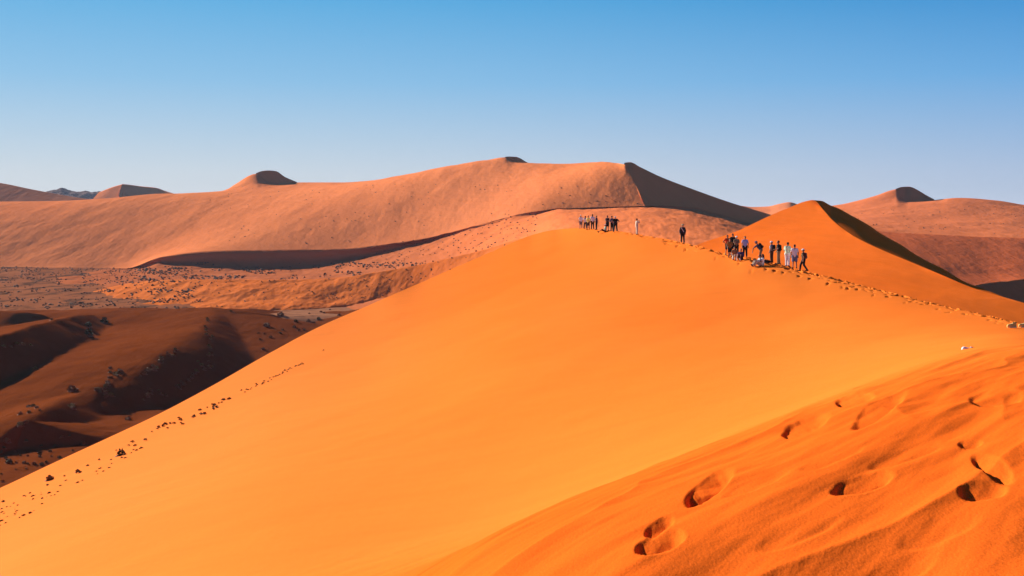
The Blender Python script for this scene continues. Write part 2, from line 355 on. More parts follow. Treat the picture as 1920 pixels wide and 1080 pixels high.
# the plateau below the pyramid, reaching behind the walkers' crest
arm_r = [(60, 504.5, 975), (240, 503.6, 957), (300, 483.6, 939), (400, 472.6, 929), (500, 470.6, 924), (640, 467.6, 914), (730, 457.6, 904), (800, 446.6, 894), (900, 421.6, 874), (1000, 397.2, 852),
       (1060, 391.2, 844.8), (1120, 388.7, 834.8), (1172, 387.2, 825.8)]+[(x, y, D-.1) for x, y, D in C_bot if x > 1205]
fb = [(60, 507, 965)]+foot_of(arm_r[1:10], [(240, 505), (300, 497), (400, 502), (500, 504), (600, 500), (700, 482), (800, 457), (900, 426), (1000, 400)], .66)[:-2]+[(900, 433, 848), (1000, 409, 822)]
foot_r = fb+[(1060, 394, 835), (1120, 392, 822), (1172, 391, 812), (1210, 391, 800), (1285, 396, 810), (1350, 407, 830), (1420, 424, 840), (1470, 424, 850)]
low_r = [(60, 531, 800), (240, 515, 870), (300, 520, 840), (400, 527, 810), (560, 532, 770), (700, 522, 740), (850, 500, 690), (975, 465, 620), (1087, 445, 520), (1210, 450, 470), (1300, 458, 440), (1470, 470, 420)]
low2_r = [(60, 584, 600), (240, 584, 604), (560, 600, 560), (850, 585, 480), (975, 500, 400), (1087, 475, 300), (1210, 490, 260), (1300, 500, 240), (1470, 520, 230)]
tuck = [(x, HOR+(y-HOR)*D/(D+14), D+14) for x, y, D in arm_r]
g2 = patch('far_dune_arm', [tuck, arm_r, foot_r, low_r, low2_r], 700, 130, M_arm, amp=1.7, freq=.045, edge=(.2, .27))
tag(g2, 'near side of the long dark edged arm of the great dune', kind='structure')

# ------------------------------------------------------------------ orange dune line in the valley
t_sil = [(60, 566, 640), (150, 552, 690), (200, 540, 705), (250, 530, 700), (300, 525, 690), (400, 524, 680), (560, 524, 665), (640, 520, 655), (700, 511, 645), (780, 498, 630), (850, 482, 610), (920, 465, 590), (975, 448, 570), (1040, 440, 540)]
t_foot = [(60, 568, 634), (150, 570, 622), (200, 573, 612), (300, 578, 594), (400, 583, 578), (560, 580.5, 588), (640, 574, 604), (700, 568, 610), (780, 560, 600), (850, 548, 570), (920, 535, 530), (1040, 510, 460)]
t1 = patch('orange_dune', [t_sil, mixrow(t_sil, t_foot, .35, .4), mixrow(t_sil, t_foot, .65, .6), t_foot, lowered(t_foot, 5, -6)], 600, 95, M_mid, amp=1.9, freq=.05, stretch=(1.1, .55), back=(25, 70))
tag(t1, 'orange dune with bumpy sunlit side in front of the dark edged arm', kind='structure')
sp1 = patch('scrub_plain', [[(-260, 501.5, 990), (0, 500, 990), (120, 501, 982), (240, 503, 975), (380, 508, 960)], [(-260, 530, 800), (0, 530, 795), (200, 532, 785), (380, 534, 770)],
            [(-260, 570, 610), (0, 568, 612), (200, 569, 608), (380, 580, 580)], [(-260, 640, 470), (0, 640, 470), (380, 640, 470)]], 420, 150, M_scrub, amp=.9, freq=.03)
tag(sp1, 'brown scrub covered plain at the foot of the great dune on the left', kind='structure')

# ------------------------------------------------------------------ far things on the left
l1_top = [(-250, 325, 1750), (-100, 332, 1750), (0, 343, 1700), (60, 355, 1650), (130, 368, 1600), (205, 380, 1560), (240, 392, 1540)]
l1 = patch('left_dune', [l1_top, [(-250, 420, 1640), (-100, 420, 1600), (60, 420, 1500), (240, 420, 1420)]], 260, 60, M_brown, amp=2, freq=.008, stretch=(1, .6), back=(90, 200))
tag(l1, 'brown shaded dune shoulder at the far left edge', kind='structure')
l2b = [(190, 359, 2600), (210, 351, 2610), (230, 345, 2620)]
l2 = patch('distant_dune', [[(185, 361, 2640), (210, 351, 2640), (231, 345, 2640)], [(150, 400, 2500), (190, 400, 2500), (226, 400, 2480)]], 60, 40, M_far, back=(100, 200))
tag(l2, 'small distant dune with one bluish dark face at the left', kind='structure')
patch('slip_face', [[(229, 345, 2640), (240, 346, 2650), (262, 349, 2660), (292, 352, 2650), (310, 358, 2630), (330, 364, 2600), (360, 372, 2560)],
      [(222, 366, 2570), (235, 395, 2530), (262, 397, 2540), (292, 398, 2540), (330, 400, 2530), (360, 402, 2520)]], 100, 40, M_far, parent=l2, back=(100, 200))
mt = [(60, 372), (90, 358), (104, 356), (116, 354), (130, 357), (148, 359), (160, 356), (172, 358), (186, 358), (200, 361), (216, 366), (228, 370), (250, 374), (300, 378)]
m_top = [(x, y, 3600) for x, y in mt]
X, Y, Z = loft([m_top, [(60, 420, 3100), (300, 420, 3100)]], 300, 80)
v = np.linspace(0, 1, 80)[:, None]
Z = Z+(9+20*smooth(0, .5, v))*fbm(X/90, Y/70, 5, .6)
bx, by, bz = loft([back_rows(m_top, 120, 400), m_top], 300, 10); bz[-1] = Z[0]
mo = gridmesh('mountain', np.vstack([bx[:-1], X]), np.vstack([by[:-1], Y]), np.vstack([bz[:-1], Z]), M_rock)
tag(mo, 'low rocky grey mountain range on the left horizon', kind='structure')

# ------------------------------------------------------------------ far things on the right
s1 = patch('distant_dune', [[(1340, 392, 2200), (1380, 385, 2200), (1410, 388, 2200), (1440, 387, 2190), (1462, 382, 2180), (1480, 379, 2180), (1500, 384, 2190), (1540, 389, 2200), (1640, 392, 2200)],
       [(1340, 420, 2000), (1480, 420, 1960), (1640, 420, 2000)]], 160, 40, M_far, amp=3, freq=.01, back=(60, 200))
tag(s1, 'small distant pointed dune between the two big dunes on the right', kind='structure')
Q_top = on_plane((1681, 354, 1062), [(1680, 353.8), (1690, 350.6), (1703, 349.8), (1722, 357), (1737, 366), (1752, 374)], g=(.6, -.8))
Q_bot = on_plane((1681, 354, 1062), [(1680, 355), (1690, 368.5), (1704, 377.5), (1724, 378), (1738, 376.5), (1752, 375)], g=(.6, -.8))
q_sil = [(1500, 396, 1120), (1560, 388, 1110), (1600, 380, 1085), (1640, 368, 1072), (1670, 357, 1063)]+Q_bot+[(1800, 371, 1015), (1870, 376, 1000), (1920, 384, 990), (2150, 410, 960)]
q_mid = [(1500, 418, 760), (1600, 428, 735), (1655, 437, 720), (1750, 443, 700), (1850, 448, 690), (1920, 449.5, 685), (2150, 455, 680)]
q_foot = [(1500, 470, 610), (1600, 490, 600), (1700, 512, 592), (1800, 531, 585), (1850, 534, 582), (1920, 530, 580), (2150, 530, 575)]
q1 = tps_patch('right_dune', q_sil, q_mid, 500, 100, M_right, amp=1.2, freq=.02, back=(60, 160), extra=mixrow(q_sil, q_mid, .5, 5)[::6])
tag(q1, 'rounded pink dune with a dark capped peak on the right', kind='structure')
dark([Q_top, Q_bot], mat=M_right, parent=q1)
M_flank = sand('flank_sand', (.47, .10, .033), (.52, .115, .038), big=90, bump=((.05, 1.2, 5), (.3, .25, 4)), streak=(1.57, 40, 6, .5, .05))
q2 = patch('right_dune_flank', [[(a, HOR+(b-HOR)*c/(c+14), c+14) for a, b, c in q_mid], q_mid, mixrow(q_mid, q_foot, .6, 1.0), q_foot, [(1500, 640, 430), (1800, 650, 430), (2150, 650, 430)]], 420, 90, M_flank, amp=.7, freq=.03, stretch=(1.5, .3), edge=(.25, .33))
tag(q2, 'steep dim reddish flank below the right dune', kind='structure')
R_top = on_plane((1890, 527, 268), [(1800, 541), (1818, 537), (1850, 531), (1885, 527), (1940, 521), (2100, 505)], g=(.5, -.85), s=.6)
R_bot = on_plane((1890, 527, 268), [(1800, 575), (1818, 580), (1850, 585), (1885, 590), (1940, 600), (2100, 640)], g=(.5, -.85), s=.6)
r1 = patch('low_dune', [R_top, R_bot], 160, 50, M_right, amp=.5, freq=.12, back=(25, 90))
tag(r1, 'low dune with an unlit side at the right edge behind the pointed dune', kind='structure')

# ------------------------------------------------------------------ neighbouring pointed dune
p_brink = [(1525, 376, 170), (1545, 395, 161), (1560, 412, 153), (1600, 442, 134), (1650, 467, 123), (1700, 488, 115), (1760, 513, 106), (1825, 540, 99), (1920, 568, 91), (2150, 640, 80)]
# lit face: left outline up to the peak, down the brink -> rows run outline..trough
p_out = [(1270, 478, 135), (1310, 458, 142), (1385, 432, 153), (1400, 425, 156), (1440, 406, 163), (1480, 389, 167.5), (1510, 377.5, 169.7), (1524, 375, 170)]+p_brink[1:]
p_tr = [(1270, 520, 108), (1385, 520, 106), (1500, 545, 94), (1600, 570, 86), (1700, 600, 78), (1825, 640, 69), (1920, 670, 62), (2150, 760, 50)]
p1 = tps_patch('neighbour_dune', p_out, p_tr, 520, 130, M_neigh, amp=.18, freq=.07, lam=3e-4, edge=.05)
tag(p1, 'orange dune rising to a sharp peak behind the walkers', kind='structure')
# its unlit face
bot = [(1523, 375.8, 169.6)]+[(x, y+.8, D-.3) for x, y, D in p_brink[1:8]]+[(1880, 557, 94)]
top = [(x, y, Dat(bot, x)+k) for (x, y), k in zip([(1523, 375), (1540, 376.5), (1560, 386), (1600, 406), (1640, 430), (1700, 466), (1760, 500), (1825, 535), (1880, 556)], [.4, 12, 30, 48, 60, 62, 55, 40, 6])]
us = np.linspace(0, 1, 320)
dark([top, bot], 320, 50, M_neigh, back=(30, 50), parent=p1)
# ------------------------------------------------------------------ small steep dunes on the valley floor (left, in half shade)
def seg_env(X, Y, pts, sl, sr, n=24, r0=.5):
    """height under a ridge line: falls at slope sl on its left and sr on its right side (right = +X side)"""
    a = np.array(pts, float); t = np.linspace(0, 1, len(a)); u = np.linspace(0, 1, n*(len(a)-1)+1)
    C = np.stack([pchip(t, a[:, k], u) for k in range(3)], -1)
    T = np.gradient(C[:, :2], axis=0); T /= np.linalg.norm(T, axis=1, keepdims=True)
    best = np.full(X.shape, -1e9)
    for c, tt in zip(C, T):
        dx = X-c[0]; dy = Y-c[1]; d = np.sqrt(dx*dx+dy*dy)+1e-6; dr = np.sqrt(d*d+r0*r0)-r0
        side = (dx*tt[1]-dy*tt[0])/d                      # >0 : right of the travel direction
        s = sl+(sr-sl)*smooth(-.12-.02*r0, .12+.02*r0, side)
        best = np.maximum(best, c[2]-s*dr)
    return best
def pr(rows):   # (px, py, z) -> plan point with that height
    o = []
    for px_, py_, z in rows:
        D = -z*F/(py_-HOR); o.append(((px_-960)/F*D, D, z))
    return o
tt = np.linspace(-.66, -.02, 450); dd = np.geomspace(150, 640, 420)
T_, Y_ = np.meshgrid(tt, dd); X_ = T_*Y_
base = -56+6*smooth(430, 560, Y_)+2.0*fbm(X_/45, Y_/80, 3)
base = base-14*np.exp(-((X_+106)/22)**2-((Y_-450)/80)**2)-6*np.exp(-((X_+158)/17)**2-((Y_-395)/60)**2)
# hollows are deeper right of each ridge; ridges listed travelling away from the camera
R1 = pr([(-260, 700, -46), (-60, 642, -41), (0, 628, -40.5), (60, 611, -41), (110, 598, -42), (150, 590.5, -44), (172, 590, -46)])
R2 = pr([(190, 752, -53), (222, 715, -50), (262, 682, -47.5), (308, 655, -46), (352, 628, -45.5), (384, 602, -45.5), (396, 579, -45.2)])
R3 = pr([(20, 812, -54.5), (50, 788, -51), (85, 764, -50), (126, 744, -50.5), (175, 735, -53)])
R5a = pr([(150, 593, -47.5), (200, 587, -47), (270, 581.5, -46.2), (330, 579, -45.5), (396, 578, -45.2)])
R5b = pr([(396, 578, -45.2), (440, 581.5, -45.8), (505, 589, -48)])
R6 = pr([(0, 583, -45.5), (35, 586, -45.6), (75, 590, -47)])
h = base
for R, sl, sr, rd in ((R1, .16, .66, .5), (R2, .13, .68, 6), (R3, .22, .62, 2), (R5a, .5, .12, 4), (R5b, .5, .64, 2), (R6, .4, .5, 1)):
    e = seg_env(X_, Y_, R, sl, sr, r0=rd); k = .5
    h = np.logaddexp(e/k, h/k)*k
h = h+.75*fbm(X_/16, Y_/26, 5)
# fall under the floor at the far edge so it meets the plain
h = h-8*smooth(570, 615, Y_)
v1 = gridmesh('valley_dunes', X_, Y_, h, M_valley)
tag(v1, 'small steep dunes with deep black shadows on the valley floor', kind='structure')

# ------------------------------------------------------------------ the near dune: brink line as seen from the camera (photograph x, y, distance)
brink = [(-1400, 1440, 60), (-600, 1180, 64), (-200, 1000, 68), (0, 915, 71), (100, 868, 75), (200, 822, 80), (300, 775, 86), (400, 722, 93), (500, 665, 101), (600, 612, 110), (690, 573, 118),
         (740, 551, 122), (800, 525, 130), (880, 490, 138), (940, 464, 144), (975, 449, 147), (1000, 440, 149), (1040, 431, 147), (1087, 427.5, 139), (1130, 431, 131), (1155, 433, 127),
         (1195, 439, 120.5), (1240, 446.5, 114), (1280, 454, 108), (1320, 463.5, 101.5), (1365, 475, 95.5), (1400, 481, 91.5), (1447, 491, 88), (1480, 499, 86), (1507, 507, 84), (1560, 519, 80), (1640, 540, 74), (1740, 565, 66), (1820, 583, 59),
         (1880, 597, 53), (1920, 606, 49), (2050, 640, 40), (2250, 720, 30), (2500, 830, 20)]
B = np.array(brink, float); bt = (B[:, 0]-960)/F
def brinkD(t): return pchip(bt, B[:, 2], t)
def brinkq(t): return pchip(bt, -(B[:, 1]-HOR)/F, t)          # z / D
# face control points (px, py, D)
face = [(1920, 1080, 4.35), (1500, 1080, 4.8), (1200, 1060, 5.3), (860, 1085, 6.4), (1300, 880, 8.6), (1580, 762, 11.3), (1920, 645, 15.5), (1700, 900, 6.7), (1920, 850, 7.0), (1920, 720, 10.5), (1040, 990, 7.2), (1450, 815, 9.8), (1750, 700, 13.2),
        (2400, 1000, 5.5), (2400, 1500, 3.4), (1500, 1500, 3.5), (700, 1500, 4.6),
        (960, 1010, 17), (1180, 900, 18), (1330, 830, 20), (1500, 760, 23), (1650, 700, 26), (1800, 650, 29), (1900, 620, 34),
        (700, 1100, 15), (300, 1200, 16), (-100, 1350, 17), (500, 1000, 26), (0, 1080, 33), (960, 850, 34), (960, 700, 58), (960, 600, 84), (500, 850, 50), (200, 930, 52), (0, 985, 55), (-300, 1150, 46),
        (1300, 700, 42), (1200, 600, 72), (1250, 520, 92), (1100, 500, 112), (1000, 480, 128), (1450, 620, 60), (1600, 620, 50), (1600, 680, 33), (1750, 620, 43), (700, 700, 84), (400, 790, 76), (1400, 560, 78), (850, 560, 112), (600, 660, 98), (-1200, 1500, 40)]
bs = [(960+F*t, HOR-F*float(brinkq(np.array([t]))[0]), float(brinkD(np.array([t]))[0])) for t in np.linspace(-1.0, .72, 60)]
ctl = np.array(face+bs, float)
KT, KD = 1.0, .42
ca = np.stack([(ctl[:, 0]-960)/F*KT*1.6, np.log(ctl[:, 2])*KD], -1); cq = -(ctl[:, 1]-HOR)/F
def tps_fit(p, v, lam=2e-2):
    n = len(p); d = np.linalg.norm(p[:, None]-p[None], axis=-1); K = np.where(d > 0, d*d*np.log(d+1e-12), 0)+lam*np.eye(n)
    A = np.zeros((n+3, n+3)); A[:n, :n] = K; A[:n, n] = 1; A[:n, n+1:] = p; A[n, :n] = 1; A[n+1:, :n] = p.T
    return np.linalg.solve(A, np.concatenate([v, [0, 0, 0]]))
tw = tps_fit(ca, cq)
def face_z(t, D):
    a = t*KT*1.6; b = np.log(D)*KD; q = tw[-3]+tw[-2]*a+tw[-1]*b
    for (pa, pb), w in zip(ca, tw[:-3]):
        r2 = (a-pa)**2+(b-pb)**2+1e-16; q = q+w*.5*r2*np.log(r2)
    return q*D
def near_base(t, D):
    Db = brinkD(t); qb = brinkq(t); zb = qb*Db
    ins = face_z(t, D); corr = zb-face_z(t, Db)
    ins = ins+corr*np.exp(-np.abs(D-Db)/(.08*Db))
    so_ = .62-.30*smooth(.0, .12, t)
    outz = zb-so_*(D-Db)-.0*D
    return np.where(D <= Db, ins, outz), Db
# near grid: columns fan out from the camera's foot, rows crowd where the photograph shows most detail
tc = np.concatenate([np.linspace(-1.1, -.49, 60)[:-1], np.linspace(-.49, .49, 780), np.linspace(.49, .75, 60)[1:]])
def rowsD(Db):
    a = np.geomspace(3.0, 15, 310)[:-1]
    r = [np.repeat(a[:, None], len(Db), 1)]
    u = np.linspace(0, 1, 200)[:-1, None]; e = np.maximum(Db-3, 15.5)[None]
    r.append(15*(e/15)**u)
    u = np.linspace(0, 1, 90)[:-1, None]; r.append(e+(Db[None]-e)*u)
    u = np.linspace(0, 1, 40)[:-1, None]; r.append(Db[None]+3*u)
    u = np.linspace(0, 1, 70)[:, None]; r.append((Db[None]+3)*(1+.9*u**1.3))
    return np.vstack(r)
Db0 = brinkD(tc); Dg = rowsD(Db0); Tg = np.repeat(tc[None], len(Dg), 0)
Zg, _ = near_base(Tg, Dg)
Xg = Tg*Dg
def ground_near(x, y):
    z, _ = near_base(np.array([x/y]), np.array([float(y)])); return float(z[0])
def plan_near(px_, py_, lo=3.2, hi=None):
    """nearest crossing of that sight line with the near dune's face"""
    t = (px_-960)/F; q = -(py_-HOR)/F; hi = hi or float(brinkD(np.array([t]))[0])
    D = np.geomspace(lo, hi, 900); z, _ = near_base(np.full(900, t), D); k = np.where(z/D >= q)[0]
    D0 = D[k[0]] if len(k) else hi
    return t*D0, D0
# wind-drawn relief close to the camera: long low swells along one direction
ux, uy = .62, .785
al = Xg*ux+Dg*uy
ac = -Xg*uy+Dg*ux
nearw = 1-smooth(11, 24, Dg)
disp = nearw*(.055*fbm(al/3.2, ac/.75, 3, .45)+.012*fbm(al/1.1+5, ac/.22, 3)) + (1-nearw)*.10*fbm(al/26, ac/9, 3)*(1-smooth(.9, .99, Dg/Db0[None]))
ridg = 1-np.abs(fbm(al/4.5+3, ac/1.15+8, 2, .4))*2.2
disp = disp+nearw*.028*np.clip(ridg, -1, 1)**3
# old footprints and slumps: (px, py, half length, half width in photograph pixels, turn in degrees, depth factor)
dents = [(1238, 1026, 52, 23, 20, .62), (1236, 990, 34, 14, 34, .5), (1330, 912, 58, 20, 38, .45), (1305, 938, 15, 8, -28, .7), (1512, 797, 50, 13, 20, .55), (1604, 752, 40, 11, 12, .42), (1648, 772, 62, 18, 33, .30),
         (1618, 905, 62, 19, 14, .40), (1868, 746, 55, 17, 2, .30), (1850, 757, 28, 6, -4, .5), (1820, 828, 24, 7, 2, .5), (1862, 878, 46, 20, -32, .28), 
         (1842, 922, 50, 18, 8, .34), (1420, 905, 70, 14, 22, .12), (1500, 1000, 90, 22, 22, .10), (1690, 1068, 80, 22, 20, .14), (1760, 1000, 90, 22, 20, .10), (1560, 860, 70, 12, 20, .12), (1700, 850, 80, 14, 18, .12)]
PXg = 960+F*Tg; PYg = HOR-F*Zg/Dg
for cx, cy, hl, hw, ang, kf in dents:
    sel = np.where((Dg < 24) & (np.abs(PXg-cx) < 2.6*hl+20) & (np.abs(PYg-cy) < 2.6*hl+20))
    if len(sel[0]) == 0: continue
    x_ = PXg[sel]-cx; y_ = -(PYg[sel]-cy); c_, s_ = math.cos(math.radians(ang)), math.sin(math.radians(ang))
    a_ = (x_*c_+y_*s_)/hl; b_ = (-x_*s_+y_*c_)/hw               # a: up to the right, b: up to the left
    a_ = a_+.10*fbm(x_/hl*1.5+cx, y_/hw*1.2, 3); b_ = b_+.12*fbm(x_/hl*1.8, y_/hw*1.5+cy, 3)
    k = np.argmin((PXg[sel]-cx)**2+(PYg[sel]-cy)**2); D0 = Dg[sel][k]
    hwm = hw*D0*D0/(F*2.0)                                        # half width on the ground, metres
    r2 = np.sqrt(a_**2+b_**2)
    inner = 1-smooth(.25, 1.0, r2)
    lip = smooth(-1.05, -.55, b_)                                 # crisp nearer lip
    prof = np.clip((1.05-b_)/1.6, 0, 1)*lip*(1-smooth(.4, 1.1, a_)*.8)*(1-smooth(.75, 1.05, r2))
    disp[sel] += -kf*min(hwm, .22)*.72*prof
rnd = np.random.RandomState(3)
# trodden crest: many footprints in the last metre before and after the brink
prints = []
for k in range(950):
    s = rnd.rand(); px_ = 1150+s*780
    t = (px_-960)/F
    if rnd.rand() > .30+.70*smooth(1220, 1360, px_): continue
    Dk = float(brinkD(np.array([t]))[0])
    off = rnd.normal(-.45, .40) if rnd.rand() < .8 else -abs(rnd.normal(1.5, 1.6))
    prints.append((t, Dk+min(off, .4), (.10+.08*rnd.rand())*(Dk/75)**.6, .10+.11*rnd.rand()))
for t, Dk, rr, dp in prints:
    j = np.where(np.abs(tc-t)*Dk < 2.2*rr)[0]
    if len(j) == 0: continue
    dx = (Xg[:, j]-t*Dk); dy = (Dg[:, j]-Dk)/1.5; r = np.sqrt(dx*dx+dy*dy)/rr
    disp[:, j] += -dp*(1-smooth(.3, 1.0, r))
Zg = Zg+disp
nd = gridmesh('near_dune', Xg, Dg, Zg, M_near, keep=Zg > -75)
tag(nd, 'big smooth orange sand dune face that fills the foreground', kind='structure')
# ------------------------------------------------------------------ air: thin even haze round everything
def box(name, lo, hi, mat):
    co = [(x, y, z) for x in (lo[0], hi[0]) for y in (lo[1], hi[1]) for z in (lo[2], hi[2])]
    q = [(0, 1, 3, 2), (4, 6, 7, 5), (0, 4, 5, 1), (2, 3, 7, 6), (0, 2, 6, 4), (1, 5, 7, 3)]
    return rawmesh(name, co, q, mat, smooth_=False)
M_haze = bpy.data.materials.new('haze_air'); t_ = nodes(M_haze)
pv = t_.nodes.new('ShaderNodeVolumePrincipled'); pv.inputs['Color'].default_value = (.72, .80, 1.0, 1); pv.inputs['Density'].default_value = HAZE; pv.inputs['Anisotropy'].default_value = 0.0
oo = t_.nodes.new('ShaderNodeOutputMaterial'); t_.links.new(pv.outputs[0], oo.inputs['Volume'])
if HAZE > 0: tag(box('haze', (-70000, -60, -120), (70000, 31000, 110), M_haze), kind='stuff')

# ------------------------------------------------------------------ finding the ground
dg = bpy.context.evaluated_depsgraph_get()
TERRAIN = [o for o in COL.objects if o.type == 'MESH' and o.name.split('.')[0] not in ('haze',)]
_bv = []
def bvh_of(o):
    me = o.data; n = len(me.vertices); co = np.empty(n*3, np.float32); me.vertices.foreach_get('co', co)
    m = len(me.polygons); vi = np.empty(m*4, np.int32); me.loops.foreach_get('vertex_index', vi)
    return BVHTree.FromPolygons(co.reshape(-1, 3).tolist(), vi.reshape(-1, 4).tolist(), epsilon=0)
BV = {o.name: bvh_of(o) for o in TERRAIN if o.name != 'near_dune'}
def sight(px_, py_, names=None):
    """where the sight line through that point of the photograph meets the ground"""
    d = Vector(((px_-960)/F, 1, -(py_-HOR)/F)).normalized(); best = None
    for n, b_ in BV.items():
        if names and n not in names: continue
        h_ = b_.ray_cast(Vector((0, 0, 0)), d)
        if h_[0] is not None and (best is None or h_[3] < best[1]): best = (h_[0], h_[3], n)
    return best

# ------------------------------------------------------------------ small plants
def rot(v, a): c, s = math.cos(a), math.sin(a); return (v[0]*c-v[1]*s, v[0]*s+v[1]*c, v[2])
def leafclump(seed, n=70, r=.5, h=.6, leaf=.16, mound=.22):
    """a sand-holding mound with a ragged dome of leaf-sized faces; unit size about 1 m"""
    rg = random.Random(seed); V = []; Q = []
    for k in range(n):
        a = rg.uniform(0, 2*math.pi); el = math.asin(rg.uniform(.02, 1)); rr = r*(.55+.5*rg.random())
        c = Vector((rr*math.cos(el)*math.cos(a)*1.1, rr*math.cos(el)*math.sin(a), h*math.sin(el)*(.6+.5*rg.random())))
        d = Vector((rg.gauss(0, 1), rg.gauss(0, 1), rg.gauss(.4, 1))).normalized(); e = d.orthogonal().normalized(); e.rotate(Matrix.Rotation(rg.uniform(0, 6), 3, d))
        f = d.cross(e); L = leaf*rg.uniform(.6, 1.5); w = L*.45
        b_ = len(V); V += [c-e*L, c+f*w, c+e*L, c-f*w]; Q.append((b_, b_+1, b_+2, b_+3))
    return V, Q
def mound(seed, r=.62, h=.26, n=12):
    rg = random.Random(seed); V = []; Q = []; rings = 5
    for i in range(rings+1):
        q = i/rings
        for j in range(n):
            a = 2*math.pi*j/n; rr = r*q*(1+.25*math.sin(a*2+seed)+.12*math.sin(a*5+seed*2))
            V.append(Vector((rr*math.cos(a)*1.15, rr*math.sin(a), h*math.cos(q*math.pi/2)**1.2-.12*q)))
    for i in range(rings):
        for j in range(n): Q.append((i*n+j, i*n+(j+1) % n, (i+1)*n+(j+1) % n, (i+1)*n+j))
    return V, Q
def qmesh(name, V, Q, mat, smooth_=False):
    me = bpy.data.meshes.new(name); me.from_pydata([tuple(v) for v in V], [], Q); me.materials.append(mat)
    me.polygons.foreach_set('use_smooth', [smooth_]*len(Q)); me.update(); return me
M_leafA = plain('olive_leaf', (.065, .05, .012), var=.35, scale=6)
M_leafB = plain('yellow_leaf', (.17, .095, .016), var=.35, scale=6)
M_leafC = plain('dry_twig', (.20, .075, .022), var=.35, scale=6)
M_mound = plain('mound_sand', (.20, .047, .012), var=.1, scale=3)
M_dark = plain('far_scrub_leaf', (.15, .06, .03), var=.3, scale=.05)
FOL = [qmesh('foliage', *leafclump(s, n=90), m_) for s, m_ in ((1, M_leafA), (2, M_leafB), (3, M_leafC), (4, M_leafA), (5, M_leafC))]
MND = [qmesh('sand_mound', *mound(s), M_mound, True) for s in (1, 2, 3)]
TUFT = [qmesh('dry_tuft', *leafclump(s+10, n=26, r=.45, h=.5, leaf=.26), M_leafC) for s in range(3)]
rg = random.Random(5)
def shrub(px_, py_, size, kind, label, group, names=None, withmound=True, cat='shrub', name='desert_shrub'):
    """size: width in photograph pixels"""
    h_ = sight(px_, py_, names)
    if not h_: return None
    p = h_[0]; s = size*p.y/F/1.15
    o = bpy.data.objects.new(name, None); COL.objects.link(o); o.location = (p.x, p.y, p.z-.04*s); o.rotation_euler = (0, 0, rg.uniform(0, 6.28)); o.scale = (s, s, s)
    f = bpy.data.objects.new('foliage', FOL[kind % 5]); COL.objects.link(f); f.parent = o; f.location = (0, 0, .05)
    if withmound:
        m_ = bpy.data.objects.new('sand_mound', MND[kind % 3]); COL.objects.link(m_); m_.parent = o
    return tag(o, label, cat, group)
VN = ('valley_dunes', 'valley_floor')
G1 = 'desert shrubs on the small valley dunes'
for px_, py_, sz, kd, lb in [
    (165, 612, 15, 0, 'green shrub on the lip where the upper black shadow begins'),
    (196, 605, 18, 3, 'low olive shrub with a shadow streak, right of the lip shrub'),
    (166, 628, 20, 3, 'largest green shrub on the shadow edge, below the lip shrub'),
    (66, 694, 13, 1, 'lone yellow green shrub inside the big black shadow'),
    (38, 798, 15, 1, 'yellow green shrub at the left tip of the lowest black shadow'),
    (134, 765, 17, 1, 'sunlit yellowish shrub in the middle of the lowest shadow'),
    (12, 828, 15, 2, 'brown bushy shrub with a long shadow near the left edge'),
    (240, 787, 13, 2, 'lone brown shrub just behind the big dune flank'),
    (97, 600, 6, 0, 'tiny shrub on the lit ridge top at far left'),
    (17, 868, 14, 0, 'low olive bush in the scrub at the lower left edge'),
    (136, 732, 20, 2, 'shrub mound on the ridge between two black shadows'),
    (433, 584, 6, 1, 'tiny shrub on the skyline of the shaded hump'),
    (526, 592, 14, 2, 'brown shrub cluster right of the shaded hump top'),
    (500, 612, 15, 2, 'brown shrub on the edge of the right hand shadow')]:
    shrub(px_, py_, sz, kd, lb, G1, VN)
G2 = 'shrub mounds lining the valley dune crests'
def line(pts, n, jx, jy, s0, s1, lb, kinds=(2, 2, 1)):
    for k in range(n):
        u = (k+rg.random())/n*(len(pts)-1); i = min(int(u), len(pts)-2); f = u-i
        x = pts[i][0]*(1-f)+pts[i+1][0]*f+rg.gauss(0, jx); y = pts[i][1]*(1-f)+pts[i+1][1]*f+rg.gauss(0, jy)
        sz = rg.uniform(s0, s1); kd = rg.choice(kinds); q = (sz-s0)/(s1-s0)
        shrub(x, y, sz, kd, ('Tiny' if q < .33 else 'Middling' if q < .75 else 'Bigger')+(' olive ' if kd == 0 else ' yellowish ' if kd == 1 else ' brown ')+lb, G2, VN)
line([(205, 690), (225, 700), (190, 730), (205, 745)], 14, 5, 4, 7, 13, 'shrub mound in the cluster left of the middle shadow')
line([(232, 690), (200, 715), (180, 735)], 8, 4, 3, 6, 11, 'shrub mound in the cluster left of the middle shadow')
line([(262, 707), (290, 690), (310, 670), (335, 655)], 14, 4, 3, 6, 12, 'shrub mound on the brink above the middle shadows')
line([(265, 740), (290, 735), (330, 725), (355, 710), (385, 690)], 18, 6, 5, 6, 12, 'shrub mound on the sunlit spit below the middle shadows')
line([(390, 600), (386, 625), (395, 655), (398, 690)], 13, 3, 3, 4, 9, 'shrub in the line crossing the tall shadow', (1, 1, 2))
line([(400, 660), (375, 685), (365, 700), (340, 722)], 11, 5, 4, 6, 11, 'shrub mound near the foot of the tall shadow')
line([(40, 775), (60, 762), (75, 772), (45, 790)], 7, 5, 4, 5, 10, 'shrub mound at the left end of the lowest shadow')
line([(5, 650), (30, 648), (55, 646)], 6, 4, 2, 6, 10, 'shrub on the lit spur at the left edge')
line([(490, 640), (520, 620), (560, 610), (600, 590), (650, 582)], 22, 10, 7, 4, 9, 'shrub on the lit slope right of the tall shadow', (2, 2, 0))
line([(0, 850), (60, 855), (130, 835)], 26, 24, 12, 4, 9, 'scrub bush on the lit ground at the lower left', (2, 0, 0))
line([(0, 880), (60, 870)], 12, 20, 10, 4, 10, 'scrub bush on the lit ground at the lower left', (2, 0, 0))

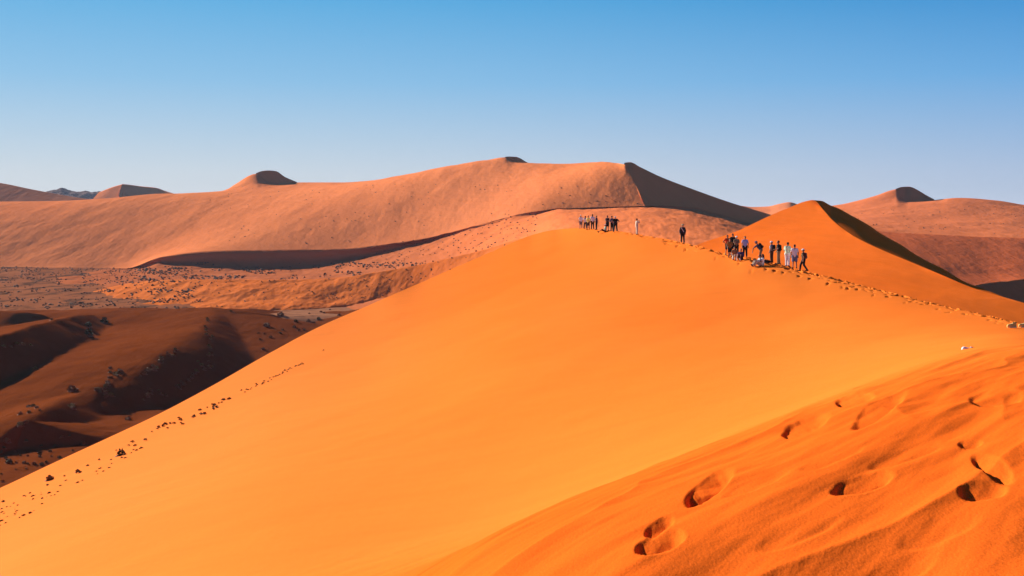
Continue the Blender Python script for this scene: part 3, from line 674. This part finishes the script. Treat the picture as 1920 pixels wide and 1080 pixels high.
# dry tufts along the left shoulder of the near dune
def near_at(px_, py_):
    t = (px_-960)/F; q = -(py_-HOR)/F; Dm = float(brinkD(np.array([t]))[0]); D = np.geomspace(14, Dm, 2500)
    z, _ = near_base(np.full(2500, t), D); k = np.where(z/D >= q)[0]; D0 = D[k[0]] if len(k) else Dm-.2
    return t*D0, D0, ground_near(t*D0, D0)
def tuft(px_, py_, sz, mesh, label, group, name='dry_tuft', cat='tuft'):
    x, y, z = near_at(px_, py_); s = sz*y/F/1.1
    o = bpy.data.objects.new(name, mesh); COL.objects.link(o); o.location = (x, y, z-.02); o.rotation_euler = (0, 0, rg.uniform(0, 6.28)); o.scale = (s, s, s*.8)
    return tag(o, label, cat, group)
def bush(px_, py_, sz, kd, label):
    x, y, z = near_at(px_, py_); s = sz*y/F/1.15
    o = bpy.data.objects.new('desert_shrub', None); COL.objects.link(o); o.location = (x, y, z-.03); o.scale = (s, s, s*1.25)
    f = bpy.data.objects.new('foliage', FOL[kd]); COL.objects.link(f); f.parent = o
    m_ = bpy.data.objects.new('sand_mound', MND[0]); COL.objects.link(m_); m_.parent = o; m_.scale = (.9, .9, .6)
    tag(o, label, 'shrub', 'shrubs on the shoulder of the near dune')
bush(227, 853, 17, 0, 'round green bush standing out on the near dune shoulder')
bush(94, 899, 15, 2, 'flat dry bush on the near dune shoulder, left of the round one')
bush(146, 884, 9, 2, 'small dry bush between the two bushes of the shoulder')
tl = [(0, 975), (60, 950), (120, 915), (190, 880), (260, 838), (330, 795), (388, 770), (430, 745)]
for k in range(105):
    u = rg.random()**1.25*(len(tl)-1); i = min(int(u), len(tl)-2); f = u-i; w_ = 26*(1-u/len(tl))+3
    tuft(tl[i][0]*(1-f)+tl[i+1][0]*f, tl[i][1]*(1-f)+tl[i+1][1]*f-10*(1-u/7)+rg.uniform(-w_, w_)*.8, rg.uniform(4, 9), TUFT[k % 3], 'small dry tuft in the strip along the left shoulder of the near dune', 'dry tufts along the shoulder')
for k in range(34):
    f = k/33; tuft(455+f*115+rg.gauss(0, 2), 735-f*55+rg.gauss(0, 2), rg.uniform(3, 6), TUFT[k % 3], 'dry tuft in the thin row higher up the near dune shoulder', 'dry tufts higher up the shoulder')
tuft(607, 657, 5, TUFT[0], 'highest single dry tuft on the near dune shoulder', 'dry tufts higher up the shoulder')

# scrub too small and many to count: on the plain, below the arm, on the orange dune
def scatter(name, spots, label, mat=M_dark):
    V = []; Q = []
    for (p, s) in spots:
        b_ = len(V); n = 5; a0 = rg.uniform(0, 6)
        V.append(p+Vector((0, 0, s*rg.uniform(.5, .8))))
        for j in range(n):
            a = a0+6.283*j/n; r_ = s*rg.uniform(.45, .75); V.append(p+Vector((r_*math.cos(a), r_*math.sin(a), s*rg.uniform(.15, .45))))
        for j in range(n):
            a = a0+6.283*j/n; r_ = s*.42; V.append(p+Vector((r_*math.cos(a), r_*math.sin(a), -.3*s)))
        for j in range(n):
            Q.append((b_, b_+1+j, b_+1+(j+1) % n)); Q.append((b_+1+j, b_+1+n+j, b_+1+(j+1) % n)); Q.append((b_+1+(j+1) % n, b_+1+n+j, b_+1+n+(j+1) % n))
    me = qmesh(name, V, Q, mat); o = bpy.data.objects.new(name, me); COL.objects.link(o); return tag(o, label, kind='stuff')
def region(n, fx, size, names, dens=None):
    o = []
    for k in range(n*3):
        if len(o) >= n: break
        x, y = fx()
        if dens and rg.random() > dens(x, y): continue
        h_ = sight(x, y, names)
        if h_: o.append((h_[0], size()))
    return o
nz2 = lambda x, y, sx, sy: float(pnoise(np.array([x/sx]), np.array([y/sy]))[0])
scatter('plain_scrub', region(1400, lambda: (rg.uniform(-40, 380), 500+80*rg.random()**1.2), lambda: rg.uniform(.4, 1.3), ('scrub_plain', 'far_dune_arm', 'orange_dune'), lambda x, y: .25+1.4*nz2(x, y, 40, 9)+(.4 if y < 530 else 0)), 'scattered dark scrub on the brown plain')
scatter('arm_scrub', region(700, lambda: (rg.uniform(260, 800), rg.uniform(492, 526)), lambda: rg.uniform(.5, 1.7), ('far_dune_arm',), lambda x, y: .1+1.6*nz2(x, y, 50, 12)), 'dark scrub below the shaded edge of the long arm')
scatter('arm_upper_scrub', region(260, lambda: (rg.uniform(700, 1010), rg.uniform(400, 500)), lambda: rg.uniform(.5, 1.2), ('far_dune_arm',)), 'sparse scrub on the upper arm')
scatter('orange_dune_scrub', region(300, lambda: (rg.uniform(200, 960), rg.uniform(450, 580)), lambda: rg.uniform(.35, .9), ('orange_dune',), lambda x, y: .5+1.2*nz2(x, y, 30, 14)), 'small bushes dotted over the orange dune')
scatter('great_dune_scrub', region(220, lambda: (rg.uniform(380, 1210), rg.uniform(345, 460)), lambda: rg.uniform(.4, 1.0), ('far_dune',), lambda x, y: .25+1.5*nz2(x, y, 60, 20)), 'tiny bushes on the great dune')
scatter('right_dune_scrub', region(70, lambda: (rg.uniform(1600, 1920), rg.uniform(385, 440)), lambda: rg.uniform(.4, 1.0), ('right_dune',), lambda x, y: .3+1.3*nz2(x, y, 40, 12)), 'tiny bushes on the right dune')
# ------------------------------------------------------------------ people on the crest
def capsule(bm, a, b, ra, rb, n=10):
    a = Vector(a); b = Vector(b); d = b-a; L = d.length
    z = d.normalized() if L > 1e-6 else Vector((0, 0, 1)); x = z.orthogonal().normalized(); y = z.cross(x); rings = []
    prof = [(-ra*math.cos(k*math.pi/8), ra*math.sin(k*math.pi/8)) for k in range(1, 5)]+[(L+rb*math.sin(k*math.pi/8), rb*math.cos(k*math.pi/8)) for k in range(0, 4)]
    v0 = bm.verts.new(a-z*ra)
    for h_, r in prof: rings.append([bm.verts.new(a+z*h_+(x*math.cos(2*math.pi*j/n)+y*math.sin(2*math.pi*j/n))*r) for j in range(n)])
    v1 = bm.verts.new(a+z*(L+rb))
    for j in range(n):
        k = (j+1) % n; bm.faces.new((v0, rings[0][k], rings[0][j])); bm.faces.new((rings[-1][j], rings[-1][k], v1))
        for A_, B_ in zip(rings, rings[1:]): bm.faces.new((A_[j], A_[k], B_[k], B_[j]))
def ell(bm, c, s, n=12, m=8):
    c = Vector(c); rows = []
    t = bm.verts.new(c+Vector((0, 0, s[2])))
    for i in range(1, m): rows.append([bm.verts.new(c+Vector((s[0]*math.sin(math.pi*i/m)*math.cos(2*math.pi*j/n), s[1]*math.sin(math.pi*i/m)*math.sin(2*math.pi*j/n), s[2]*math.cos(math.pi*i/m)))) for j in range(n)])
    u = bm.verts.new(c-Vector((0, 0, s[2])))
    for j in range(n):
        k = (j+1) % n; bm.faces.new((t, rows[0][j], rows[0][k])); bm.faces.new((rows[-1][k], rows[-1][j], u))
        for A_, B_ in zip(rows, rows[1:]): bm.faces.new((A_[k], A_[j], B_[j], B_[k]))
import bmesh
def solid(name, build, mat, parent, voxel, yaw=None):
    """one continuous surface grown round the shapes that build() adds"""
    bm = bmesh.new(); build(bm); me = bpy.data.meshes.new(name); bm.to_mesh(me); bm.free()
    o = bpy.data.objects.new(name, me); COL.objects.link(o)
    m_ = o.modifiers.new('r', 'REMESH'); m_.mode = 'VOXEL'; m_.voxel_size = voxel
    s_ = o.modifiers.new('s', 'SMOOTH'); s_.factor = .5; s_.iterations = 2
    dg_ = bpy.context.evaluated_depsgraph_get(); me2 = bpy.data.meshes.new_from_object(o.evaluated_get(dg_)); me2.name = name
    o.modifiers.clear(); o.data = me2; bpy.data.meshes.remove(me)
    me2.materials.clear(); me2.materials.append(mat); me2.polygons.foreach_set('use_smooth', [True]*len(me2.polygons)); me2.update()
    o.parent = parent; return o
_mc = {}
def cloth(c, rough=.9):
    k = tuple(c)
    if k not in _mc: _mc[k] = plain('cloth', c, rough=rough, var=.12, scale=9)
    return _mc[k]
SKIN = (.36, .17, .10); SKIN_D = (.14, .06, .035)
WHITE = (.88, .87, .84); CREAM = (.62, .55, .42); BLACK = (.012, .012, .014); NAVY = (.03, .035, .08); GREY = (.16, .16, .17); KHAKI = (.24, .17, .09); YEL = (.75, .60, .16)
def V3(*a): return Vector(a)
POSE = {  # joints in metres for a 1.75 m adult, x right, y forward, z up (left side listed first)
 'stand': dict(hip=.93, lean=0., legs=[((-.11, .02, .50), (-.13, -.02, .08)), ((.11, .02, .50), (.13, .0, .08))], arms=[((-.26, -.02, 1.14), (-.25, .08, .90)), ((.26, -.02, 1.14), (.25, .08, .90))]),
 'folded': dict(hip=.93, lean=0., legs=[((-.11, .02, .50), (-.12, .0, .08)), ((.11, .03, .50), (.15, .03, .08))], arms=[((-.25, .04, 1.15), (-.02, .22, 1.16)), ((.25, .04, 1.15), (.02, .24, 1.12))]),
 'akimbo': dict(hip=.92, lean=0., legs=[((-.14, .02, .50), (-.20, -.02, .08)), ((.13, .02, .50), (.18, .0, .08))], arms=[((-.38, -.04, 1.16), (-.18, .06, .98)), ((.38, -.04, 1.16), (.18, .06, .98))]),
 'photo': dict(hip=.93, lean=0., legs=[((-.09, .02, .50), (-.10, .0, .08)), ((.09, .02, .50), (.10, .0, .08))], arms=[((-.25, .20, 1.28), (-.08, .24, 1.52)), ((.25, .20, 1.28), (.08, .24, 1.52))]),
 'stride': dict(hip=.90, lean=.04, legs=[((-.11, .20, .52), (-.12, .26, .08)), ((.11, .03, .48), (.12, -.24, .10))], arms=[((-.27, -.08, 1.12), (-.26, -.04, .87)), ((.27, .03, 1.12), (.26, .18, .92))]),
 'talk': dict(hip=.93, lean=.03, legs=[((-.10, .03, .50), (-.12, .04, .08)), ((.10, .0, .50), (.12, -.06, .08))], arms=[((-.26, .02, 1.14), (-.16, .26, 1.10)), ((.26, -.02, 1.13), (.22, .16, .95))]),
 'bend': dict(hip=.86, lean=.62, legs=[((-.12, .06, .47), (-.16, -.02, .08)), ((.12, .06, .47), (.16, .0, .08))], arms=[((-.24, .62, .98), (-.16, .66, .72)), ((.24, .62, .98), (.16, .66, .72))]),
 'knee': dict(hip=.42, lean=.05, legs=[((-.12, .42, .47), (-.13, .36, .08)), ((.12, .28, .08), (.13, -.16, .08))], arms=[((-.28, .08, .66), (-.16, .36, .56)), ((.28, .05, .66), (.20, .28, .50))]),
 'sit': dict(hip=.13, lean=-.05, legs=[((-.14, .36, .42), (-.15, .62, .05)), ((.14, .36, .42), (.15, .60, .05))], arms=[((-.28, .10, .34), (-.15, .36, .44)), ((.28, .10, .34), (.15, .36, .44))]),
 'sitlong': dict(hip=.13, lean=-.10, legs=[((-.10, .40, .30), (-.11, .78, .02)), ((.10, .42, .24), (.11, .82, .02))], arms=[((-.28, -.04, .36), (-.22, .06, .12)), ((.28, -.04, .36), (.22, .06, .12))]),
}
def person(px_, D, yaw, h, pose, label, top, bottom, hair=('hair', BLACK), sleeves='short', legs='long', skin=SKIN, look=0., sink=.02, dD=0., extra=None, group='walkers resting along the dune crest', shoe=BLACK, width=1.0, top_name='shirt'):
    """px_ fixes the direction from the camera, D the distance; yaw 0 = facing away from the camera (+Y), positive turns left"""
    t = (px_-960)/F; x = t*D; y = D; z = ground_near(x, y)
    p = POSE[pose]; k = h/1.75
    root = bpy.data.objects.new('person', None); COL.objects.link(root); root.location = (x, y, z-sink); root.rotation_euler = (0, 0, yaw); root.scale = (k*width, k*width, k)
    tag(root, label, 'person', group)
    hz = p['hip']; ln = p['lean']; up = Vector((0, math.sin(ln), math.cos(ln)))
    pel = V3(0, 0, hz); wai = pel+up*.14; che = pel+up*.36+V3(0, .01, 0); nec = pel+up*.53; hd_up = Vector((0, math.sin(ln*.6+look), math.cos(ln*.6+look))); head = nec+hd_up*.17+V3(0, .02, 0)
    sh = [pel+up*.47+V3(-.175, 0, 0), pel+up*.47+V3(.175, 0, 0)]
    hip = [pel+V3(-.095, 0, -.02), pel+V3(.095, 0, -.02)]
    el = [Vector(a[0]) for a in p['arms']]; wr = [Vector(a[1]) for a in p['arms']]; kn = [Vector(a[0]) for a in p['legs']]; an = [Vector(a[1]) for a in p['legs']]
    def fwd(i):
        d = an[i]-kn[i]; f = V3(0, 1, 0)
        if pose in ('sit', 'sitlong'): f = V3(0, .55, .83)
        return f
    def body(bm):
        capsule(bm, hip[0], hip[1], .115, .115); capsule(bm, pel, wai, .13, .12)
        for s_ in (-1, 1): capsule(bm, wai+V3(.05*s_, 0, 0), che+V3(.075*s_, 0, 0), .105, .115); capsule(bm, che+V3(.08*s_, 0, 0), pel+up*.46+V3(.10*s_, 0, 0), .11, .075)
        capsule(bm, nec-up*.08, nec+hd_up*.08, .062, .055)
        ell(bm, head+V3(0, -.005, 0), (.078, .098, .115)); ell(bm, head+V3(0, .03, -.055), (.055, .065, .06))
        capsule(bm, head+V3(0, .095, .005), head+V3(0, .115, -.022), .012, .018, 6)                 # nose
        for s_ in (-1, 1): ell(bm, head+V3(.082*s_, -.005, -.005), (.014, .022, .032), 8, 5); capsule(bm, head+V3(.022*s_, .092, .03), head+V3(.048*s_, .082, .03), .012, .01, 6)   # ears, brow
        capsule(bm, head+V3(-.02, .088, -.052), head+V3(.02, .088, -.052), .012, .012, 6)           # mouth
        for i, s_ in ((0, -1), (1, 1)):
            capsule(bm, sh[i], el[i], .058, .043); capsule(bm, el[i], wr[i], .043, .03)
            d = (wr[i]-el[i]).normalized(); pa = wr[i]+d*.085; sd = d.cross(V3(0, 1, 0) if abs(d.y) < .8 else V3(0, 0, 1)).normalized()
            capsule(bm, wr[i], pa, .03, .034)
            for q in range(4):                                                                     # fingers, unequal and slightly bent
                b0 = pa+sd*(-.033+.022*q); mid = b0+d*(.042+.006*(1-abs(q-1.4)))+V3(0, .006, 0); tip = mid+(d+V3(0, .35, -.1)).normalized()*(.038-.006*abs(q-1.4))
                capsule(bm, b0, mid, .0115, .0105, 6); capsule(bm, mid, tip, .0105, .009, 6)
            tb = wr[i]+d*.03-sd*.025; capsule(bm, tb, tb-sd*.035+d*.035, .013, .011, 6); capsule(bm, tb-sd*.035+d*.035, tb-sd*.038+d*.065, .011, .01, 6)
            capsule(bm, hip[i], kn[i], .088, .058); capsule(bm, kn[i], an[i], .056, .038)
            f = fwd(i); capsule(bm, an[i]-V3(0, 0, .02)-f*.03, an[i]+f*.15-V3(0, 0, .035), .04, .03)
    solid('body', body, cloth(skin, .6), root, .0155)
    g = .022
    def topb(bm):
        capsule(bm, pel+up*.0, wai, .135+g*.6, .125+g)
        for s_ in (-1, 1): capsule(bm, pel+V3(.05*s_, 0, .02), che+V3(.07*s_, 0, 0), .115+g*.6, .118+g); capsule(bm, che+V3(.08*s_, 0, 0), pel+up*.465+V3(.10*s_, 0, 0), .112+g, .075+g*.7)
        for i in (0, 1):
            capsule(bm, sh[i], sh[i].lerp(el[i], .62 if sleeves == 'short' else 1.0), .062+g*.6, .052+g*.7)
            if sleeves == 'long': capsule(bm, el[i], el[i].lerp(wr[i], .93), .05+g*.6, .036+g*.5)
    solid(top_name, topb, cloth(top), root, .026)
    def botb(bm):
        capsule(bm, hip[0], hip[1], .118+g*.6, .118+g*.6); capsule(bm, pel, pel+up*.06, .13+g*.3, .125+g*.3)
        for i in (0, 1):
            capsule(bm, hip[i], hip[i].lerp(kn[i], 1.0 if legs == 'long' else .86), .092+g, (.062 if legs == 'long' else .078)+g)
            if legs == 'long': capsule(bm, kn[i], kn[i].lerp(an[i], .96), .064+g, .05+g*.8)
    solid('trousers' if legs == 'long' else 'shorts', botb, cloth(bottom), root, .026)
    for i in (0, 1):
        f = fwd(i)
        solid('shoe', lambda bm: (capsule(bm, an[i]-V3(0, 0, .025)-f*.045, an[i]+f*.165-V3(0, 0, .04), .05, .04), capsule(bm, an[i]+V3(0, 0, .02), an[i], .048, .05)), cloth(shoe), root, .022)
    kind, hc = hair; H = head
    if kind == 'long':
        solid('hair', lambda bm: (ell(bm, H+V3(0, -.02, .02), (.093, .105, .118)), capsule(bm, H+V3(0, -.07, 0), H+V3(0, -.10, -.26), .075, .06)), cloth(hc), root, .02)
    else:
        solid('hair', lambda bm: ell(bm, H+V3(0, -.022, .022), (.087, .098, .108)), cloth(hc if kind == 'hair' else BLACK), root, .02)
    if kind == 'cap':
        solid('cap', lambda bm: (ell(bm, H+V3(0, -.008, .05), (.098, .112, .085)), capsule(bm, H+V3(-.03, .10, .045), H+V3(.03, .10, .045), .03, .03), capsule(bm, H+V3(-.04, .15, .035), H+V3(.04, .15, .035), .018, .018)), cloth(hc), root, .017)
    if kind == 'hat':
        solid('hat', lambda bm: (ell(bm, H+V3(0, -.005, .06), (.10, .112, .085)), ell(bm, H+V3(0, 0, .045), (.19, .20, .022), 18, 6)), cloth(hc), root, .017)
    if extra: extra(root, dict(pel=pel, up=up, che=che, sh=sh, wr=wr, head=H))
    return root
def backpack(root, label, c=BLACK, s=1.0, low=0.):
    """worn on the back; a thing of its own"""
    o = bpy.data.objects.new('backpack', None); COL.objects.link(o); o.location = root.location; o.rotation_euler = root.rotation_euler; o.scale = root.scale
    tag(o, label, 'backpack', 'backpacks of the walkers')
    p = POSE[root['pose']]; ln = p['lean']; up = Vector((0, math.sin(ln), math.cos(ln))); bk = Vector((0, -math.cos(ln), math.sin(ln))); base = V3(0, 0, p['hip'])
    a = base+up*(.14-low)+bk*.20*s; b = base+up*(.44-low)+bk*.21*s
    solid('bag', lambda bm: [capsule(bm, a+V3(q, 0, 0), b+V3(q, 0, 0), .12*s, .10*s) for q in (-.07*s, .07*s)], cloth(c), o, .026)
    solid('pocket', lambda bm: capsule(bm, a+bk*.08*s+V3(-.05*s, 0, .02), a+bk*.08*s+V3(.05*s, 0, .02), .08*s, .08*s), cloth([min(1, v*1.6) for v in c]), o, .026)
    for q in (-.11, .11):
        solid('strap', lambda bm: (capsule(bm, base+up*.50+bk*.10+V3(q, 0, 0), base+up*.50-bk*.10+V3(q, 0, 0), .022, .022), capsule(bm, base+up*.50-bk*.10+V3(q, 0, 0), base+up*.24-bk*.15+V3(q*1.1, 0, 0), .022, .02)), cloth(c), o, .02)
    return o
def put(*a, bag=None, **k):
    r = person(*a, **k); r['pose'] = a[4]
    if bag: backpack(r, *bag)
    del r['pose']; return r
def at(px_, off=-.3):
    return float(brinkD(np.array([(px_-960)/F]))[0])+off
pi = math.pi
# farthest group
put(1089, at(1089), .3, 1.70, 'stand', 'leftmost walker on the crest, in a white t-shirt, white cap and grey shorts', WHITE, GREY, ('cap', WHITE), legs='short')
put(1097.5, at(1097.5), -.5, 1.60, 'akimbo', 'woman with long dark hair, short white top and black trousers beside a yellow shirt', WHITE, BLACK, ('long', BLACK))
put(1103, at(1103, -.9), 2.4, 1.76, 'akimbo', 'walker in a yellow t-shirt and dark shorts with legs apart', YEL, (.06, .03, .03), ('hair', BLACK), legs='short')
put(1111, at(1111), .2, 1.86, 'stand', 'tallest walker of the far left group, white shirt over dark trousers', WHITE, (.03, .028, .025), ('hair', BLACK), skin=SKIN_D)
put(1118.5, at(1118.5), 1.2, 1.75, 'folded', 'fair haired walker in a dark purple top, right end of the far left group', (.06, .04, .09), BLACK, ('hair', (.45, .30, .12)))
put(1139, at(1139), 2.6, 1.80, 'folded', 'walker in a dark t-shirt and black shorts with bare legs behind the sitting one', (.04, .03, .035), BLACK, ('cap', (.25, .03, .02)), legs='short')
put(1134.5, at(1134.5, -1.2), 1.5, 1.70, 'sitlong', 'person in a mint green top sitting with legs stretched out left on the crest', (.35, .60, .45), (.02, .02, .02), ('cap', WHITE), legs='short')
put(1147.5, at(1147.5), .6, 1.78, 'talk', 'walker in a navy top with pale sleeves and a cap, between two dark dressed walkers', (.07, .07, .15), BLACK, ('cap', (.12, .02, .02)), sleeves='long')
put(1154, at(1154, -.6), .2, 1.83, 'akimbo', 'white haired walker all in black, right end of the second far group', BLACK, BLACK, ('hair', (.7, .68, .62)), width=1.1)
put(1194, at(1194), -1.3, 1.78, 'photo', 'lone walker in cream shirt and trousers raising both hands to the face', CREAM, CREAM, ('hair', (.05, .03, .02)), sleeves='short')
r11 = put(1280, at(1280), 2.9, 1.83, 'stand', 'lone walker in a pale hat, dark jacket and black trousers with a light strap', (.03, .03, .035), BLACK, ('hat', (.55, .42, .22)), sleeves='long', top_name='jacket',
    extra=lambda r, j: solid('strap', lambda bm: capsule(bm, j['pel']+j['up']*.48+V3(.12, .12, 0), j['pel']+j['up']*.10+V3(-.12, .15, 0), .03, .03), cloth(WHITE), r, .02))
# middle group
put(1364, at(1364, -.7), 3.4, 1.74, 'akimbo', 'walker in an orange red t-shirt and dark shorts with a hand on the hip', (.62, .08, .02), BLACK, ('hair', BLACK), legs='short')
put(1368.5, at(1368.5, -1.6), 3.0, 1.60, 'talk', 'short walker in a yellow brown shirt in front of the tall one in black', (.30, .15, .03), BLACK, ('hair', (.05, .02, .01)), legs='short')
put(1374, at(1374), 3.5, 1.86, 'stand', 'tallest walker of the middle group, long black top and shorts', BLACK, BLACK, ('hair', (.05, .02, .015)), legs='short', sleeves='long')
put(1381, at(1381, -.2), 2.9, 1.66, 'folded', 'walker in a khaki vest and white cap beside the tall one in black', KHAKI, (.02, .02, .02), ('cap', WHITE), top_name='vest')
put(1377.5, at(1377.5, -2.3), 2.8, 1.60, 'knee', 'person in pale shorts kneeling low in front of the middle group', (.30, .14, .06), CREAM, ('hair', BLACK), legs='short')
put(1389, at(1389, -1.6), 2.6, 1.72, 'sit', 'person in a dark purple top sitting at the feet of the blue and white shirt', (.08, .05, .13), (.03, .02, .04), ('hair', (.10, .03, .02)), sleeves='long', legs='short', shoe=WHITE)
put(1397, at(1397), 3.0, 1.76, 'stand', 'walker in a white and blue t-shirt, rightmost of the middle group', (.40, .45, .72), BLACK, ('hair', (.03, .015, .01)))
# nearest group
put(1427, at(1427, .2), 1.3, 1.76, 'bend', 'walker in a navy cap bending forward over the sitting pair', (.05, .07, .12), KHAKI, ('cap', (.10, .14, .26)), bag=('big black backpack on the bending walker', BLACK, .95))
put(1429.5, at(1429.5, -2.2), 1.5, 1.72, 'sit', 'long haired person in white top and beige trousers sitting on the crest', WHITE, CREAM, ('long', (.04, .02, .015)), shoe=(.10, .04, .03))
put(1424, at(1424, -2.5), 1.7, 1.66, 'sit', 'person in a striped grey top sitting left of the long haired one', (.45, .45, .46), (.45, .38, .28), ('hair', (.05, .03, .02)), sleeves='long', shoe=(.10, .04, .03))
put(1447, at(1447), .9, 1.74, 'stand', 'walker in a white cap and grey top standing left of the red haired one', (.30, .32, .38), (.10, .055, .035), ('cap', WHITE), bag=('large black backpack of the white capped walker', BLACK, .95))
put(1460, at(1460), 1.2, 1.90, 'talk', 'red haired walker in a black t-shirt and khaki trousers', BLACK, KHAKI, ('hair', (.18, .05, .02)), bag=('small black backpack of the red haired walker', BLACK, .68))
put(1476.5, at(1476.5), -.7, 1.92, 'talk', 'walker all in white with a pale green shirt, looking down', (.62, .80, .55), WHITE, ('hair', (.03, .02, .015)), look=.25)
put(1490, at(1490), -.2, 1.88, 'stand', 'walker in a white t-shirt and blue patterned shorts seen from behind', WHITE, (.16, .22, .34), ('hair', (.07, .02, .015)), legs='short')
put(1507, at(1507), 1.0, 1.75, 'stride', 'rightmost walker, striding in a white cap, olive t-shirt and black trousers', (.12, .08, .035), BLACK, ('cap', WHITE), bag=('brown backpack of the rightmost walker', (.10, .05, .04), .8))
# black bag on the sand behind the sitting pair
def ground_obj(name, px_, D, label, cat, yaw=0., s=1.):
    t = (px_-960)/F; x = t*D; o = bpy.data.objects.new(name, None); COL.objects.link(o); o.location = (x, D, ground_near(x, D)); o.rotation_euler = (0, 0, yaw); o.scale = (s, s, s); return tag(o, label, cat)
gb = ground_obj('bag', 1436, at(1436, -1.0), 'black bag lying on the sand between the sitting pair and the white capped walker', 'bag', .3)
solid('bag_body', lambda bm: (capsule(bm, (-.30, 0, .14), (.28, 0, .12), .15, .13), capsule(bm, (-.1, .06, .16), (.15, .06, .14), .13, .12)), cloth(BLACK), gb, .03)
solid('handle', lambda bm: (capsule(bm, (-.15, -.05, .24), (0, -.05, .34), .02, .02), capsule(bm, (0, -.05, .34), (.15, -.05, .24), .02, .02)), cloth(BLACK), gb, .018)

# ------------------------------------------------------------------ shoes on the near sand at the right edge
def shoe(px_, py_, D, yaw, label, up_c, sole_c, s=1.0, tilt=(0, 0), sink=0., cat='shoe', group=None):
    x, y, z = P(px_, py_, D); o = bpy.data.objects.new('shoe', None); COL.objects.link(o); o.location = (x, y, ground_near(x, y)-sink); o.rotation_euler = (tilt[0], tilt[1], yaw); o.scale = (s, s, s)
    tag(o, label, cat, group)
    solid('upper', lambda bm: (capsule(bm, (0, .09, .045), (0, -.02, .055), .046, .045), capsule(bm, (0, .04, .05), (0, -.09, .06), .045, .044), capsule(bm, (0, -.05, .08), (0, -.09, .10), .042, .040)), cloth(up_c), o, .008)
    solid('sole', lambda bm: [capsule(bm, (q, .095, .014), (q*.8, -.11, .014), .018, .018) for q in (-.034, -.017, 0, .017, .034)], cloth(sole_c), o, .008)
    solid('collar', lambda bm: [capsule(bm, (.035*math.cos(k*pi/5), -.075+.045*math.sin(k*pi/5), .125), (.035*math.cos((k+1)*pi/5), -.075+.045*math.sin((k+1)*pi/5), .125), .009, .009) for k in range(10)], cloth([v*.35 for v in up_c]), o, .007)
    solid('lace', lambda bm: [capsule(bm, (-.022, .035-.022*k, .095+.004*k), (.022, .035-.022*k, .095+.004*k), .005, .005) for k in range(4)], cloth((.5, .38, .2)), o, .005)
    return o
def crossing(px_, py_):
    t = (px_-960)/F; q = -(py_-HOR)/F; D = np.geomspace(6, 45, 3000); z, _ = near_base(np.full(3000, t), D); k = np.where(z/D >= q)[0]; return D[k[0]]
D1 = crossing(1897, 614); shoe(1897, 614, D1, 1.85, 'tan shoe with a pale sole at the right edge, the left one of the pair', (.78, .46, .12), (.85, .66, .32), s=D1/14*.52, sink=.01, group='tan shoes at the right edge')
shoe(1919, 606, D1*1.02, 1.7, 'tan shoe cut off by the right edge of the picture', (.78, .46, .12), (.85, .66, .32), s=D1/14*.52, sink=.01, group='tan shoes at the right edge')
D2 = crossing(1813, 656); shoe(1814, 656, D2, 1.9, 'white shoe sunk in the sand below the pair of tan shoes', (.80, .78, .74), (.75, .72, .66), s=D2/14*.75, sink=.045*D2/14, tilt=(.35, 0))
